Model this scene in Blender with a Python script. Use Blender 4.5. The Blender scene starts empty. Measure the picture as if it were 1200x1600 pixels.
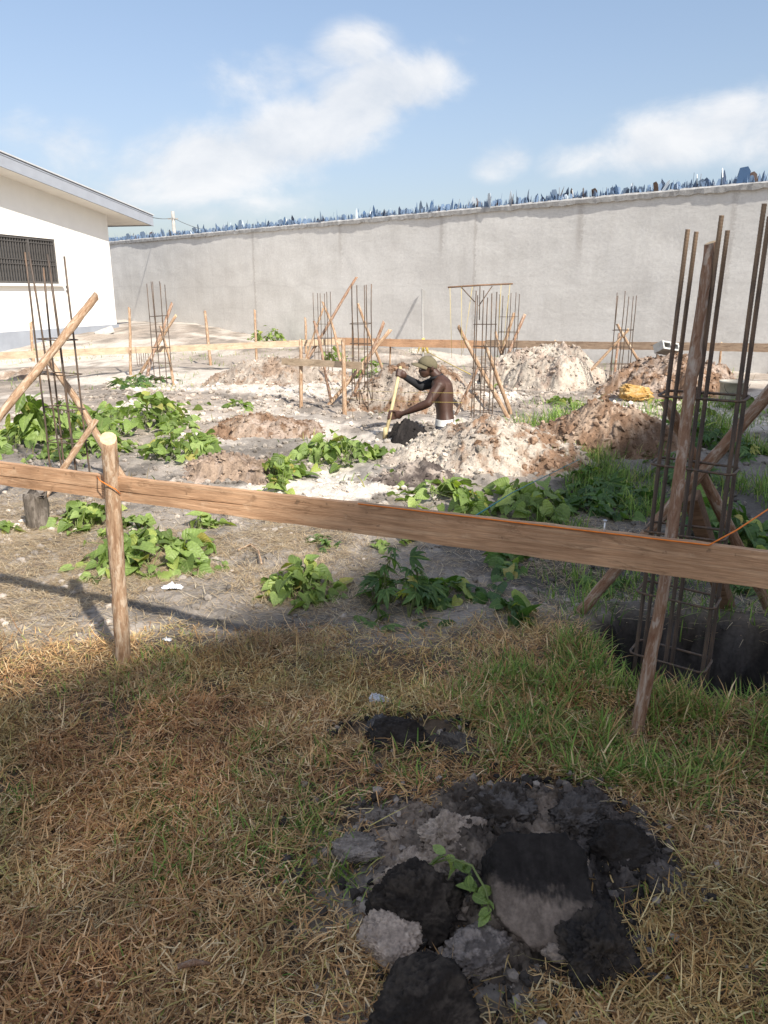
import bpy, bmesh, math, random
import numpy as np
from mathutils import Vector, Matrix, Quaternion

random.seed(7)
RNG = np.random.default_rng(11)
scene = bpy.context.scene
COL = scene.collection

# ------------------------------------------------------------------ camera, sky, sun, exposure
PITCH = math.radians(16.0)
CAM_H = 1.55
cam_data = bpy.data.cameras.new('camera')
cam = bpy.data.objects.new('camera', cam_data)
COL.objects.link(cam)
cam.location = (0, 0, CAM_H)
cam.rotation_euler = (math.radians(90) - PITCH, 0, 0)
cam_data.sensor_fit = 'HORIZONTAL'
cam_data.sensor_width = 36
cam_data.lens = 36.0
cam_data.clip_start = 0.05
cam_data.clip_end = 2000
scene.camera = cam

SUN_EL = math.radians(40.5)
SUN_H = Vector((0.54, -0.842, 0)).normalized()          # horizontal direction towards the sun
TO_SUN = Vector((SUN_H.x * math.cos(SUN_EL), SUN_H.y * math.cos(SUN_EL), math.sin(SUN_EL)))
sun_data = bpy.data.lights.new('sun', 'SUN')
sun_data.energy = 2.7
sun_data.angle = math.radians(1.0)
sun_data.color = (1.0, 0.95, 0.87)
sun = bpy.data.objects.new('sun', sun_data)
COL.objects.link(sun)
sun.rotation_euler = TO_SUN.to_track_quat('Z', 'Y').to_euler()
sun.location = (20, -30, 30)

scene.view_settings.view_transform = 'Standard'
scene.view_settings.look = 'None'
scene.view_settings.exposure = 1.55
scene.view_settings.gamma = 1.0
scene.view_settings.use_curve_mapping = False
scene.render.engine = 'CYCLES'
scene.cycles.max_bounces = 5
scene.cycles.diffuse_bounces = 3
scene.cycles.glossy_bounces = 2
scene.cycles.transmission_bounces = 4
scene.cycles.transparent_max_bounces = 6
scene.cycles.caustics_reflective = False
scene.cycles.caustics_refractive = False
try:
    scene.cycles.use_denoising = True
    scene.cycles.denoiser = 'OPENIMAGEDENOISE'
    scene.cycles.denoising_input_passes = 'RGB_ALBEDO_NORMAL'
except Exception:
    pass


def ray(px, py):
    u = (px - 600) / 1200.0
    v = (800 - py) / 1200.0
    return Vector((u, math.cos(PITCH) + v * math.sin(PITCH), v * math.cos(PITCH) - math.sin(PITCH)))


def P(px, py, t):
    """photo position at optical depth t metres"""
    return Vector((0, 0, CAM_H)) + ray(px, py) * t


def G(px, py, z=0.0):
    """photo position on the level z"""
    r = ray(px, py)
    return Vector((0, 0, CAM_H)) + r * ((z - CAM_H) / r.z)


# ------------------------------------------------------------------ node helpers
class NT:
    def __init__(self, tree):
        self.t = tree
        tree.nodes.clear()

    def n(self, typ, **kw):
        nd = self.t.nodes.new(typ)
        for k, v in kw.items():
            if k == 'ins':
                for kk, vv in v.items():
                    if hasattr(vv, 'is_output'):
                        self.t.links.new(vv, nd.inputs[kk])
                    else:
                        nd.inputs[kk].default_value = vv
            else:
                setattr(nd, k, v)
        return nd

    def link(self, a, b):
        self.t.links.new(a, b)

    def math(self, op, a, b=None, c=None, clamp=False):
        nd = self.t.nodes.new('ShaderNodeMath')
        nd.operation = op
        nd.use_clamp = clamp
        for i, x in enumerate((a, b, c)):
            if x is None:
                continue
            if hasattr(x, 'is_output'):
                self.t.links.new(x, nd.inputs[i])
            else:
                nd.inputs[i].default_value = x
        return nd.outputs[0]

    def mixc(self, f, a, b, blend='MIX'):
        nd = self.t.nodes.new('ShaderNodeMix')
        nd.data_type = 'RGBA'
        nd.blend_type = blend
        nd.clamp_factor = True
        for i, x in ((0, f), (6, a), (7, b)):
            if hasattr(x, 'is_output'):
                self.t.links.new(x, nd.inputs[i])
            else:
                nd.inputs[i].default_value = x if i == 0 else (*x[:3], 1)
        return nd.outputs[2]

    def ramp(self, fac, stops):
        nd = self.t.nodes.new('ShaderNodeValToRGB')
        el = nd.color_ramp.elements
        while len(el) > 1:
            el.remove(el[-1])
        el[0].position = stops[0][0]
        el[0].color = (*stops[0][1], 1)
        for p, c in stops[1:]:
            e = el.new(p)
            e.color = (*c, 1)
        self.t.links.new(fac, nd.inputs[0])
        return nd.outputs[0]

    def noise(self, vec, scale, detail=4, rough=0.55, dist=0.0):
        nd = self.t.nodes.new('ShaderNodeTexNoise')
        nd.inputs['Scale'].default_value = scale
        nd.inputs['Detail'].default_value = detail
        nd.inputs['Roughness'].default_value = rough
        nd.inputs['Distortion'].default_value = dist
        if vec is not None:
            self.t.links.new(vec, nd.inputs['Vector'])
        return nd.outputs['Fac']

    def mapping(self, vec, scale=(1, 1, 1), loc=(0, 0, 0), rot=(0, 0, 0)):
        nd = self.t.nodes.new('ShaderNodeMapping')
        nd.inputs['Scale'].default_value = scale
        nd.inputs['Location'].default_value = loc
        nd.inputs['Rotation'].default_value = rot
        self.t.links.new(vec, nd.inputs['Vector'])
        return nd.outputs[0]

    def step(self, x, a, b):
        nd = self.t.nodes.new('ShaderNodeMapRange')
        nd.interpolation_type = 'SMOOTHSTEP'
        nd.inputs[1].default_value = a
        nd.inputs[2].default_value = b
        self.t.links.new(x, nd.inputs[0])
        return nd.outputs[0]


# ------------------------------------------------------------------ world: sky with broken cloud
world = bpy.data.worlds.new('World')
scene.world = world
world.use_nodes = True
w = NT(world.node_tree)
sky = w.n('ShaderNodeTexSky')
sky.sky_type = 'NISHITA'
sky.sun_disc = False
sky.sun_elevation = SUN_EL
sky.sun_rotation = math.atan2(SUN_H.x, SUN_H.y)
sky.altitude = 50
sky.air_density = 1.25
sky.dust_density = 2.0
sky.ozone_density = 1.0
tc = w.n('ShaderNodeTexCoord')
sep = w.n('ShaderNodeSeparateXYZ', ins={0: tc.outputs['Generated']})
az = w.math('ARCTAN2', sep.outputs[0], sep.outputs[1])
el = w.math('ARCSINE', sep.outputs[2])
dirv = w.mapping(tc.outputs['Generated'], scale=(1, 1, 1.7))
nz = w.noise(dirv, 6.5, 9, 0.6, 0.35)
nz2 = w.noise(dirv, 15.0, 6, 0.55, 0.15)
nn = w.math('ADD', w.math('MULTIPLY', w.math('SUBTRACT', nz, 0.5), 1.5), w.math('MULTIPLY', w.math('SUBTRACT', nz2, 0.5), 0.75))
CLOUDS = [  # photo x, y, half width, half height, turn (deg), amount
    (225, 285, 75, 32, 12, .66), (330, 252, 110, 46, 14, 1.15), (440, 220, 120, 48, 18, 1.25), (545, 180, 112, 46, 22, 1.2), (640, 140, 90, 36, 24, .95), (720, 108, 56, 24, 20, .52),
    (405, 135, 85, 46, 0, .60), (490, 118, 60, 34, 0, .46), (555, 78, 66, 36, 8, .58), (930, 240, 70, 30, 10, .66), (1030, 215, 95, 42, 10, .85), (1130, 190, 90, 38, 10, .88), (1230, 185, 90, 48, 0, .85),
    (780, 252, 42, 28, 10, .66), (15, 205, 70, 42, 0, .55), (100, 240, 70, 44, 0, .55), (350, 318, 190, 34, 3, .42)]
SKY_C = (7.6, 9.2, 15.0)
field = None
for (cx, cy, rx, ry, rot, amt) in CLOUDS:
    d = ray(cx, cy).normalized()
    a0, e0 = math.atan2(d.x, d.y), math.asin(d.z)
    k = 1.08 / 1200
    c, s = math.cos(math.radians(rot)), math.sin(math.radians(rot))
    da = w.math('SUBTRACT', az, a0)
    de = w.math('SUBTRACT', el, e0)
    p = w.math('ADD', w.math('MULTIPLY', da, c / (rx * k)), w.math('MULTIPLY', de, s / (rx * k)))
    q = w.math('ADD', w.math('MULTIPLY', da, -s / (ry * k)), w.math('MULTIPLY', de, c / (ry * k)))
    r2 = w.math('ADD', w.math('MULTIPLY', p, p), w.math('MULTIPLY', q, q))
    g = w.math('MULTIPLY', w.math('EXPONENT', w.math('MULTIPLY', r2, -0.8)), amt)
    field = g if field is None else w.math('MAXIMUM', field, g)
# denser cloud added out of view to fill the shade with light
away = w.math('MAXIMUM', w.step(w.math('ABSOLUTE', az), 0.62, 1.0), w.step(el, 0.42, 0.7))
fill_cloud = w.math('MULTIPLY', w.math('SUBTRACT', w.noise(dirv, 2.6, 4, 0.5), 0.36), 2.6)
field = w.math('MAXIMUM', field, w.math('MULTIPLY', fill_cloud, away))
dens = w.math('ADD', field, w.math('MULTIPLY', nn, w.step(field, 0.02, 0.45)))
mask = w.math('MULTIPLY', w.step(dens, 0.22, 0.95), 0.88)
up = w.mapping(tc.outputs['Generated'], scale=(1, 1, 1.7), loc=(0, 0, 0.045))
nzu = w.noise(up, 6.5, 9, 0.6, 0.35)
lit = w.math('ADD', w.math('MULTIPLY', w.math('SUBTRACT', nz, nzu), 2.6), 0.56, clamp=True)
cloudcol = w.mixc(lit, (3.4, 3.6, 3.9), (4.5, 4.5, 4.55))
# haze evens the clear sky out between zenith and horizon
ssep = w.n('ShaderNodeSeparateColor', ins={0: sky.outputs[0]})
hz = [w.math('DIVIDE', ssep.outputs[i], w.math('ADD', w.math('MULTIPLY', ssep.outputs[i], 1.0 / SKY_C[i]), 1.0)) for i in range(3)]
scmb = w.n('ShaderNodeCombineColor', ins={0: hz[0], 1: hz[1], 2: hz[2]})
# cloud boosted towards the sun, added fill for the shaded foreground
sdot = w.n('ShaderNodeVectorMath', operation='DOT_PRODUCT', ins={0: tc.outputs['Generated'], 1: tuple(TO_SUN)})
fill_gain = w.math('ADD', w.math('MULTIPLY', w.step(sdot.outputs['Value'], -0.3, 1.0), 1.8), 1.0)
gl3 = w.n('ShaderNodeCombineColor', ins={0: fill_gain, 1: fill_gain, 2: fill_gain})
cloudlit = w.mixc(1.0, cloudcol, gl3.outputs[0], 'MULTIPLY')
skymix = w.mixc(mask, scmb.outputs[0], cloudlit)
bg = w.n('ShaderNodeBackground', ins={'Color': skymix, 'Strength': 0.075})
wo = w.n('ShaderNodeOutputWorld')
w.link(bg.outputs[0], wo.inputs[0])


# ------------------------------------------------------------------ numpy noise
def _hash(ix, iy, iz, seed):
    h = (ix.astype(np.int64) * 374761393 + iy.astype(np.int64) * 668265263 + iz.astype(np.int64) * 2147483647 + seed * 974634777) & 0xFFFFFFFF
    h = ((h ^ (h >> 13)) * 1274126177) & 0xFFFFFFFF
    h = (h ^ (h >> 16)) & 0xFFFFFF
    return h / float(0xFFFFFF)


def vnoise(x, y, z=None, seed=0):
    x = np.asarray(x, float); y = np.asarray(y, float)
    z = np.zeros_like(x) if z is None else np.asarray(z, float)
    ix, iy, iz = np.floor(x), np.floor(y), np.floor(z)
    fx, fy, fz = x - ix, y - iy, z - iz
    fx, fy, fz = (f * f * (3 - 2 * f) for f in (fx, fy, fz))
    r = 0
    for dx in (0, 1):
        for dy in (0, 1):
            for dz in (0, 1):
                wgt = (fx if dx else 1 - fx) * (fy if dy else 1 - fy) * (fz if dz else 1 - fz)
                r = r + wgt * _hash(ix + dx, iy + dy, iz + dz, seed)
    return r


def fbm(x, y, z=None, seed=0, oct=4, gain=0.5):
    s = 0; a = 1.0; tot = 0; f = 1.0
    for o in range(oct):
        s = s + a * vnoise(np.asarray(x) * f, np.asarray(y) * f, None if z is None else np.asarray(z) * f, seed + o * 17)
        tot += a; a *= gain; f *= 2.03
    return s / tot


def sstep(x, a, b):
    t = np.clip((x - a) / (b - a), 0, 1)
    return t * t * (3 - 2 * t)


# ------------------------------------------------------------------ mesh helpers
def new_obj(name, me, mat=None, parent=None):
    o = bpy.data.objects.new(name, me)
    COL.objects.link(o)
    if mat is not None and me is not None and len(me.materials) == 0:
        me.materials.append(mat)
    if parent is not None:
        o.parent = parent
    return o


def tag(o, label=None, cat=None, group=None, kind=None):
    if label: o['label'] = label
    if cat: o['category'] = cat
    if group: o['group'] = group
    if kind: o['kind'] = kind
    return o


def empty(name, loc=(0, 0, 0), rz=0.0):
    o = bpy.data.objects.new(name, None)
    COL.objects.link(o)
    o.location = loc
    o.rotation_euler = (0, 0, rz)
    o.empty_display_size = 0.1
    return o


def np_mesh(name, V, faces_list, colors=None, smooth=True, mat=None):
    """faces_list: list of int arrays (n, k)"""
    me = bpy.data.meshes.new(name)
    V = np.asarray(V, np.float32)
    me.vertices.add(len(V))
    me.vertices.foreach_set('co', V.ravel())
    loops = np.concatenate([np.asarray(f, np.int32).ravel() for f in faces_list])
    counts = np.concatenate([np.full(len(f), np.asarray(f).shape[1], np.int32) for f in faces_list])
    starts = np.concatenate([[0], np.cumsum(counts)[:-1]]).astype(np.int32)
    me.loops.add(len(loops))
    me.loops.foreach_set('vertex_index', loops)
    me.polygons.add(len(counts))
    me.polygons.foreach_set('loop_start', starts)
    me.polygons.foreach_set('loop_total', counts)
    me.polygons.foreach_set('use_smooth', np.full(len(counts), smooth))
    me.update(calc_edges=True)
    if colors is not None:
        at = me.color_attributes.new('Col', 'FLOAT_COLOR', 'POINT')
        c4 = np.ones((len(V), 4), np.float32)
        c4[:, :3] = colors
        at.data.foreach_set('color', c4.ravel())
    if mat is not None:
        me.materials.append(mat)
    return me


def py_mesh(name, V, F, smooth=False, mat=None):
    me = bpy.data.meshes.new(name)
    me.from_pydata([tuple(v) for v in V], [], F)
    me.update()
    if smooth:
        me.polygons.foreach_set('use_smooth', [True] * len(me.polygons))
    if mat is not None:
        me.materials.append(mat)
    return me


class MB:
    """collects shapes for one mesh"""
    def __init__(self):
        self.V = []; self.F = []

    def add(self, V, F):
        o = len(self.V)
        self.V += [Vector(v) for v in V]
        self.F += [tuple(i + o for i in f) for f in F]
        return self

    def box(self, c, s, rot=None):
        c = Vector(c)
        vs = []
        for x in (-.5, .5):
            for y in (-.5, .5):
                for z in (-.5, .5):
                    v = Vector((x * s[0], y * s[1], z * s[2]))
                    if rot is not None: v = rot @ v
                    vs.append(c + v)
        return self.add(vs, [(0, 1, 3, 2), (4, 6, 7, 5), (0, 4, 5, 1), (2, 3, 7, 6), (0, 2, 6, 4), (1, 5, 7, 3)])

    def tube(self, pts, radii, seg=6, caps=True, closed=False, rough=0.0, seed=0):
        pts = [Vector(p) for p in pts]
        n = len(pts)
        if not hasattr(radii, '__len__'): radii = [radii] * n
        V = []; F = []
        prev = None
        rr = random.Random(seed)
        for i, p in enumerate(pts):
            if closed:
                t = (pts[(i + 1) % n] - pts[i - 1]).normalized()
            else:
                t = (pts[min(i + 1, n - 1)] - pts[max(i - 1, 0)]).normalized()
            if prev is None:
                a = t.orthogonal().normalized()
            else:
                a = (prev - t * prev.dot(t)).normalized()
            prev = a
            b = t.cross(a)
            for k in range(seg):
                an = 2 * math.pi * k / seg
                r = radii[i] * (1 + rough * (rr.random() - .5) * 2)
                V.append(p + (a * math.cos(an) + b * math.sin(an)) * r)
        m = n if closed else n - 1
        for i in range(m):
            j = (i + 1) % n
            for k in range(seg):
                k2 = (k + 1) % seg
                F.append((i * seg + k, i * seg + k2, j * seg + k2, j * seg + k))
        if caps and not closed:
            F.append(tuple(range(seg))[::-1])
            F.append(tuple((n - 1) * seg + k for k in range(seg)))
        return self.add(V, F)

    def mesh(self, name, mat=None, smooth=False):
        return py_mesh(name, self.V, self.F, smooth, mat)

    def build(self, name, mat, parent=None, smooth=False):
        return new_obj(name, self.mesh(name, mat, smooth), None, parent)


def bevel(o, w_, seg=2):
    m = o.modifiers.new('bevel', 'BEVEL')
    m.width = w_; m.segments = seg; m.limit_method = 'ANGLE'
    return o


# ------------------------------------------------------------------ materials
def mat_new(name):
    m = bpy.data.materials.new(name)
    m.use_nodes = True
    t = NT(m.node_tree)
    out = t.n('ShaderNodeOutputMaterial')
    bs = t.n('ShaderNodeBsdfPrincipled')
    t.link(bs.outputs[0], out.inputs[0])
    return m, t, bs, out


def bump(t, bs, height, strength=0.4, dist=0.01):
    b = t.n('ShaderNodeBump', ins={'Strength': strength, 'Distance': dist, 'Height': height})
    t.link(b.outputs[0], bs.inputs['Normal'])


def simple(name, c, rough=0.7, var=0.25, scale=20, spec=0.3, metal=0.0, bumpd=0.0):
    m, t, bs, out = mat_new(name)
    co = t.n('ShaderNodeTexCoord').outputs['Object']
    n = t.noise(co, scale, 5)
    dark = tuple(x * (1 - var) for x in c)
    lite = tuple(min(1, x * (1 + var)) for x in c)
    t.link(t.ramp(n, [(0.3, dark), (0.7, lite)]), bs.inputs['Base Color'])
    bs.inputs['Roughness'].default_value = rough
    bs.inputs['Specular IOR Level'].default_value = spec
    bs.inputs['Metallic'].default_value = metal
    if bumpd: bump(t, bs, n, 0.5, bumpd)
    return m


def soil_mat(name, fine=90, bd=0.006, lo=0.62, hi=1.32):
    """colour attribute times speckle; fine relief"""
    m, t, bs, out = mat_new(name)
    co = t.n('ShaderNodeTexCoord').outputs['Object']
    at = t.n('ShaderNodeAttribute', attribute_name='Col')
    n1 = t.noise(co, fine, 6, 0.65)
    n2 = t.noise(co, fine * 0.16, 5, 0.6)
    k = t.math('ADD', t.math('MULTIPLY', n1, 0.6), t.math('MULTIPLY', n2, 0.4))
    v = t.ramp(k, [(0.33, (lo,) * 3), (0.66, (hi,) * 3)])
    t.link(t.mixc(1.0, at.outputs['Color'], v, 'MULTIPLY'), bs.inputs['Base Color'])
    bs.inputs['Roughness'].default_value = 0.95
    bs.inputs['Specular IOR Level'].default_value = 0.15
    bump(t, bs, k, 0.8, bd)
    return m


M = {}
M['ground'] = soil_mat('ground_soil', 55, 0.012)
M['heap'] = soil_mat('heap_soil', 60, 0.02, 0.6, 1.35)
M['clod'] = soil_mat('clod_soil', 70, 0.008, 0.6, 1.4)


def blade_mat(name, trans=0.35):
    m, t, bs, out = mat_new(name)
    at = t.n('ShaderNodeAttribute', attribute_name='Col')
    t.link(at.outputs['Color'], bs.inputs['Base Color'])
    bs.inputs['Roughness'].default_value = 0.6
    bs.inputs['Specular IOR Level'].default_value = 0.25
    tr = t.n('ShaderNodeBsdfTranslucent')
    t.link(at.outputs['Color'], tr.inputs[0])
    mx = t.n('ShaderNodeMixShader', ins={0: trans})
    t.link(bs.outputs[0], mx.inputs[1]); t.link(tr.outputs[0], mx.inputs[2])
    t.link(mx.outputs[0], out.inputs[0])
    return m


M['blade'] = blade_mat('grass_blade')
M['straw'] = blade_mat('straw_blade', 0.3)


def leaf_mat(name, c1, c2, c3):
    m, t, bs, out = mat_new(name)
    info = t.n('ShaderNodeObjectInfo')
    co = t.n('ShaderNodeTexCoord').outputs['Object']
    base = t.ramp(info.outputs['Random'], [(0.0, tuple(v * .7 for v in c1)), (0.2, c1), (0.5, c2), (0.85, c3), (0.95, (0.36, 0.42, 0.10)), (1.0, (0.40, 0.34, 0.10))])
    n = t.noise(co, 7, 4)
    sp = t.n('ShaderNodeSeparateXYZ', ins={0: co})
    rib = t.step(t.math('ABSOLUTE', sp.outputs[0]), 0.035, 0.0)
    vein = t.n('ShaderNodeTexWave', wave_type='BANDS', bands_direction='Y', ins={'Scale': 1.6, 'Distortion': 0.6})
    vy = t.math('ADD', t.math('ABSOLUTE', sp.outputs[0]), t.math('MULTIPLY', sp.outputs[1], -1.0))
    cmb = t.n('ShaderNodeCombineXYZ', ins={1: vy})
    t.link(cmb.outputs[0], vein.inputs['Vector'])
    col = t.mixc(1.0, base, t.ramp(n, [(0.3, (0.75,) * 3), (0.7, (1.2,) * 3)]), 'MULTIPLY')
    col = t.mixc(t.math('MULTIPLY', rib, 0.5), col, (0.30, 0.38, 0.12))
    t.link(col, bs.inputs['Base Color'])
    bs.inputs['Roughness'].default_value = 0.48
    bs.inputs['Specular IOR Level'].default_value = 0.4
    bump(t, bs, vein.outputs['Fac'], 0.25, 0.02)
    tr = t.n('ShaderNodeBsdfTranslucent')
    t.link(t.mixc(1.0, col, (1.15, 1.3, 0.45), 'MULTIPLY'), tr.inputs[0])
    mx = t.n('ShaderNodeMixShader', ins={0: 0.38})
    t.link(bs.outputs[0], mx.inputs[1]); t.link(tr.outputs[0], mx.inputs[2])
    t.link(mx.outputs[0], out.inputs[0])
    return m


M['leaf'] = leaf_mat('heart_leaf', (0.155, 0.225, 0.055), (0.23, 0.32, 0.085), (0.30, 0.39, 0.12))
M['leaf_dark'] = leaf_mat('dull_shade_leaf', (0.07, 0.14, 0.04), (0.105, 0.185, 0.05), (0.14, 0.23, 0.065))  # dull green of pointed leaves; on heart leaves it paints in the shade
M['stem'] = simple('green_stem', (0.13, 0.16, 0.05), 0.6)


def wood_mat(name, c1, c2, c3, rough=0.75):
    m, t, bs, out = mat_new(name)
    co = t.n('ShaderNodeTexCoord').outputs['Object']
    g = t.noise(t.mapping(co, (1.6, 30, 30)), 2.2, 6, 0.62, 0.7)
    g2 = t.noise(t.mapping(co, (7, 120, 120)), 2.0, 4, 0.6)
    blot = t.noise(co, 3.2, 5, 0.6)
    col = t.ramp(g, [(0.25, c1), (0.5, c2), (0.75, c3)])
    col = t.mixc(1.0, col, t.ramp(g2, [(0.3, (0.78,) * 3), (0.7, (1.15,) * 3)]), 'MULTIPLY')
    col = t.mixc(1.0, col, t.ramp(blot, [(0.3, (0.72, 0.70, 0.68)), (0.62, (1.08, 1.06, 1.03))]), 'MULTIPLY')
    grime = t.noise(t.mapping(co, (2.2, 9, 9)), 2.4, 6, 0.7, 1.2)
    col = t.mixc(t.math('MULTIPLY', t.step(grime, 0.54, 0.68), 0.55), col, tuple(v * .52 for v in c1))
    col = t.mixc(t.math('MULTIPLY', t.step(t.noise(co, 9, 5, 0.7), 0.60, 0.72), 0.35), col, tuple(min(.7, v * 1.2 + .04) for v in c3))
    kn = t.n('ShaderNodeTexVoronoi', ins={'Scale': 1.0})
    t.link(t.mapping(co, (2.1, 9, 9), (.3, .1, .2)), kn.inputs['Vector'])
    knot = t.step(kn.outputs['Distance'], 0.13, 0.05)
    col = t.mixc(t.math('MULTIPLY', knot, 0.75), col, tuple(v * .35 for v in c1))
    spots = t.step(t.noise(co, 26, 3, 0.5), 0.66, 0.74)
    col = t.mixc(t.math('MULTIPLY', spots, 0.6), col, (0.10, 0.065, 0.04))
    t.link(col, bs.inputs['Base Color'])
    bs.inputs['Roughness'].default_value = rough
    bs.inputs['Specular IOR Level'].default_value = 0.2
    bump(t, bs, t.math('ADD', g, g2), 0.45, 0.004)
    return m


M['plank'] = wood_mat('sawn_plank', (0.32, 0.18, 0.098), (0.48, 0.29, 0.17), (0.59, 0.395, 0.25))
M['plank_far'] = wood_mat('weathered_plank', (0.38, 0.28, 0.19), (0.49, 0.375, 0.265), (0.56, 0.45, 0.335))
M['plank_red'] = wood_mat('reddish_plank', (0.36, 0.20, 0.12), (0.46, 0.28, 0.17), (0.52, 0.34, 0.22))
M['plank_old'] = wood_mat('old_plank', (0.20, 0.135, 0.095), (0.33, 0.24, 0.17), (0.45, 0.35, 0.26))
M['timber'] = wood_mat('dark_timber', (0.12, 0.07, 0.045), (0.20, 0.12, 0.075), (0.27, 0.17, 0.11))



def bark_mat(name, c_in, c_bark, c_pale):
    m, t, bs, out = mat_new(name)
    co = t.n('ShaderNodeTexCoord').outputs['Object']
    g = t.noise(t.mapping(co, (26, 26, 4.5)), 2.6, 7, 0.7, 0.8)
    patch = t.noise(t.mapping(co, (9, 9, 3.4)), 2.6, 6, 0.65, 0.5)
    col = t.ramp(g, [(0.28, c_in), (0.52, c_bark), (0.72, c_pale)])
    col = t.mixc(t.math('MULTIPLY', t.step(patch, 0.52, 0.62), 0.75), col, c_pale)
    col = t.mixc(t.math('MULTIPLY', t.step(patch, 0.44, 0.36), 0.6), col, c_in)
    t.link(col, bs.inputs['Base Color'])
    bs.inputs['Roughness'].default_value = 0.85
    bs.inputs['Specular IOR Level'].default_value = 0.2
    bump(t, bs, g, 0.9, 0.012)
    return m


M['bark'] = bark_mat('pole_bark', (0.17, 0.075, 0.04), (0.30, 0.185, 0.12), (0.48, 0.40, 0.33))
M['bark_tan'] = bark_mat('tan_bark', (0.19, 0.10, 0.052), (0.36, 0.235, 0.145), (0.53, 0.42, 0.31))
M['stump'] = bark_mat('grey_stump', (0.06, 0.048, 0.038), (0.13, 0.108, 0.088), (0.24, 0.205, 0.17))
M['cutwood'] = simple('cut_wood_end', (0.55, 0.40, 0.24), 0.8, 0.25, 60)


def rebar_mat():
    m, t, bs, out = mat_new('rusty_rebar')
    co = t.n('ShaderNodeTexCoord').outputs['Object']
    n = t.noise(t.mapping(co, (30, 30, 4)), 2.0, 6, 0.65)
    col = t.ramp(n, [(0.3, (0.045, 0.04, 0.038)), (0.5, (0.10, 0.07, 0.05)), (0.68, (0.20, 0.12, 0.07))])
    t.link(col, bs.inputs['Base Color'])
    bs.inputs['Metallic'].default_value = 0.25
    bs.inputs['Roughness'].default_value = 0.6
    bump(t, bs, n, 0.5, 0.002)
    return m


M['rebar'] = rebar_mat()


def rebar_near_mat():
    m, t, bs, out = mat_new('rusty_top_rebar')
    co = t.n('ShaderNodeTexCoord').outputs['Object']
    n = t.noise(t.mapping(co, (30, 30, 4)), 2.0, 6, 0.65)
    sp = t.n('ShaderNodeSeparateXYZ', ins={0: co})
    up_ = t.step(t.math('ADD', sp.outputs[2], t.math('MULTIPLY', n, 0.5)), 2.15, 2.50)
    dark = t.ramp(n, [(0.3, (0.05, 0.043, 0.04)), (0.5, (0.095, 0.07, 0.055)), (0.68, (0.18, 0.11, 0.07))])
    rust = t.ramp(n, [(0.3, (0.13, 0.085, 0.055)), (0.7, (0.31, 0.21, 0.13))])
    t.link(t.mixc(up_, dark, rust), bs.inputs['Base Color'])
    bs.inputs['Metallic'].default_value = 0.15
    bs.inputs['Roughness'].default_value = 0.65
    bump(t, bs, n, 0.5, 0.002)
    return m


M['rebar_near'] = rebar_near_mat()


def plaster_mat():
    m, t, bs, out = mat_new('grey_render')
    co = t.n('ShaderNodeTexCoord').outputs['Object']         # x along the wall, z up
    big = t.noise(t.mapping(co, (0.25, 1, 0.5)), 2.2, 6, 0.6, 0.4)
    streak = t.noise(t.mapping(co, (1.1, 1, 0.22)), 2.0, 7, 0.65, 0.9)
    fine = t.noise(co, 14, 6, 0.65)
    col = t.ramp(big, [(0.3, (0.565, 0.545, 0.515)), (0.7, (0.64, 0.62, 0.59))])
    col = t.mixc(1.0, col, t.ramp(streak, [(0.28, (0.93, 0.925, 0.915)), (0.62, (1.035, 1.035, 1.03))]), 'MULTIPLY')
    col = t.mixc(1.0, col, t.ramp(fine, [(0.3, (0.90,) * 3), (0.7, (1.07,) * 3)]), 'MULTIPLY')
    sp = t.n('ShaderNodeSeparateXYZ', ins={0: co})
    # lift joints of the render, damp near the foot, and two old drip stains
    for zc, wd, am in ((1.72, 0.05, 0.22), (0.95, 0.03, 0.14)):
        zz = t.math('ADD', t.math('SUBTRACT', sp.outputs[2], zc), t.math('MULTIPLY', t.math('SUBTRACT', big, 0.5), 0.5))
        ln = t.math('MULTIPLY', t.step(t.math('ABSOLUTE', zz), wd, 0.0), t.step(fine, 0.42, 0.62))
        col = t.mixc(t.math('MULTIPLY', ln, am), col, (0.22, 0.20, 0.18))
    damp = t.step(t.math('ADD', sp.outputs[2], t.math('MULTIPLY', big, 0.7)), 0.75, 0.30)
    col = t.mixc(t.math('MULTIPLY', damp, 0.3), col, (0.30, 0.285, 0.26))
    for xc, z0, z1, wd in ((23.27, 2.05, 2.75, 0.14), (19.26, 2.1, 2.9, 0.12), (20.35, -0.3, 0.4, 0.07), (11.2, 0.0, 0.5, 0.09), (15.4, 1.6, 3.35, 0.12), (26.6, 0.9, 2.2, 0.10)):
        xx = t.math('ADD', t.math('SUBTRACT', sp.outputs[0], xc), t.math('MULTIPLY', t.math('SUBTRACT', fine, 0.5), 0.3))
        d = t.math('MULTIPLY', t.step(t.math('ABSOLUTE', xx), wd, 0.0), t.step(sp.outputs[2], z0, z1))
        col = t.mixc(t.math('MULTIPLY', d, 0.36), col, (0.27, 0.235, 0.205))
    t.link(col, bs.inputs['Base Color'])
    bs.inputs['Roughness'].default_value = 0.92
    bs.inputs['Specular IOR Level'].default_value = 0.2
    bump(t, bs, t.math('ADD', t.math('MULTIPLY', big, 2.0), t.math('MULTIPLY', fine, 0.35)), 0.35, 0.03)
    return m


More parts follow.
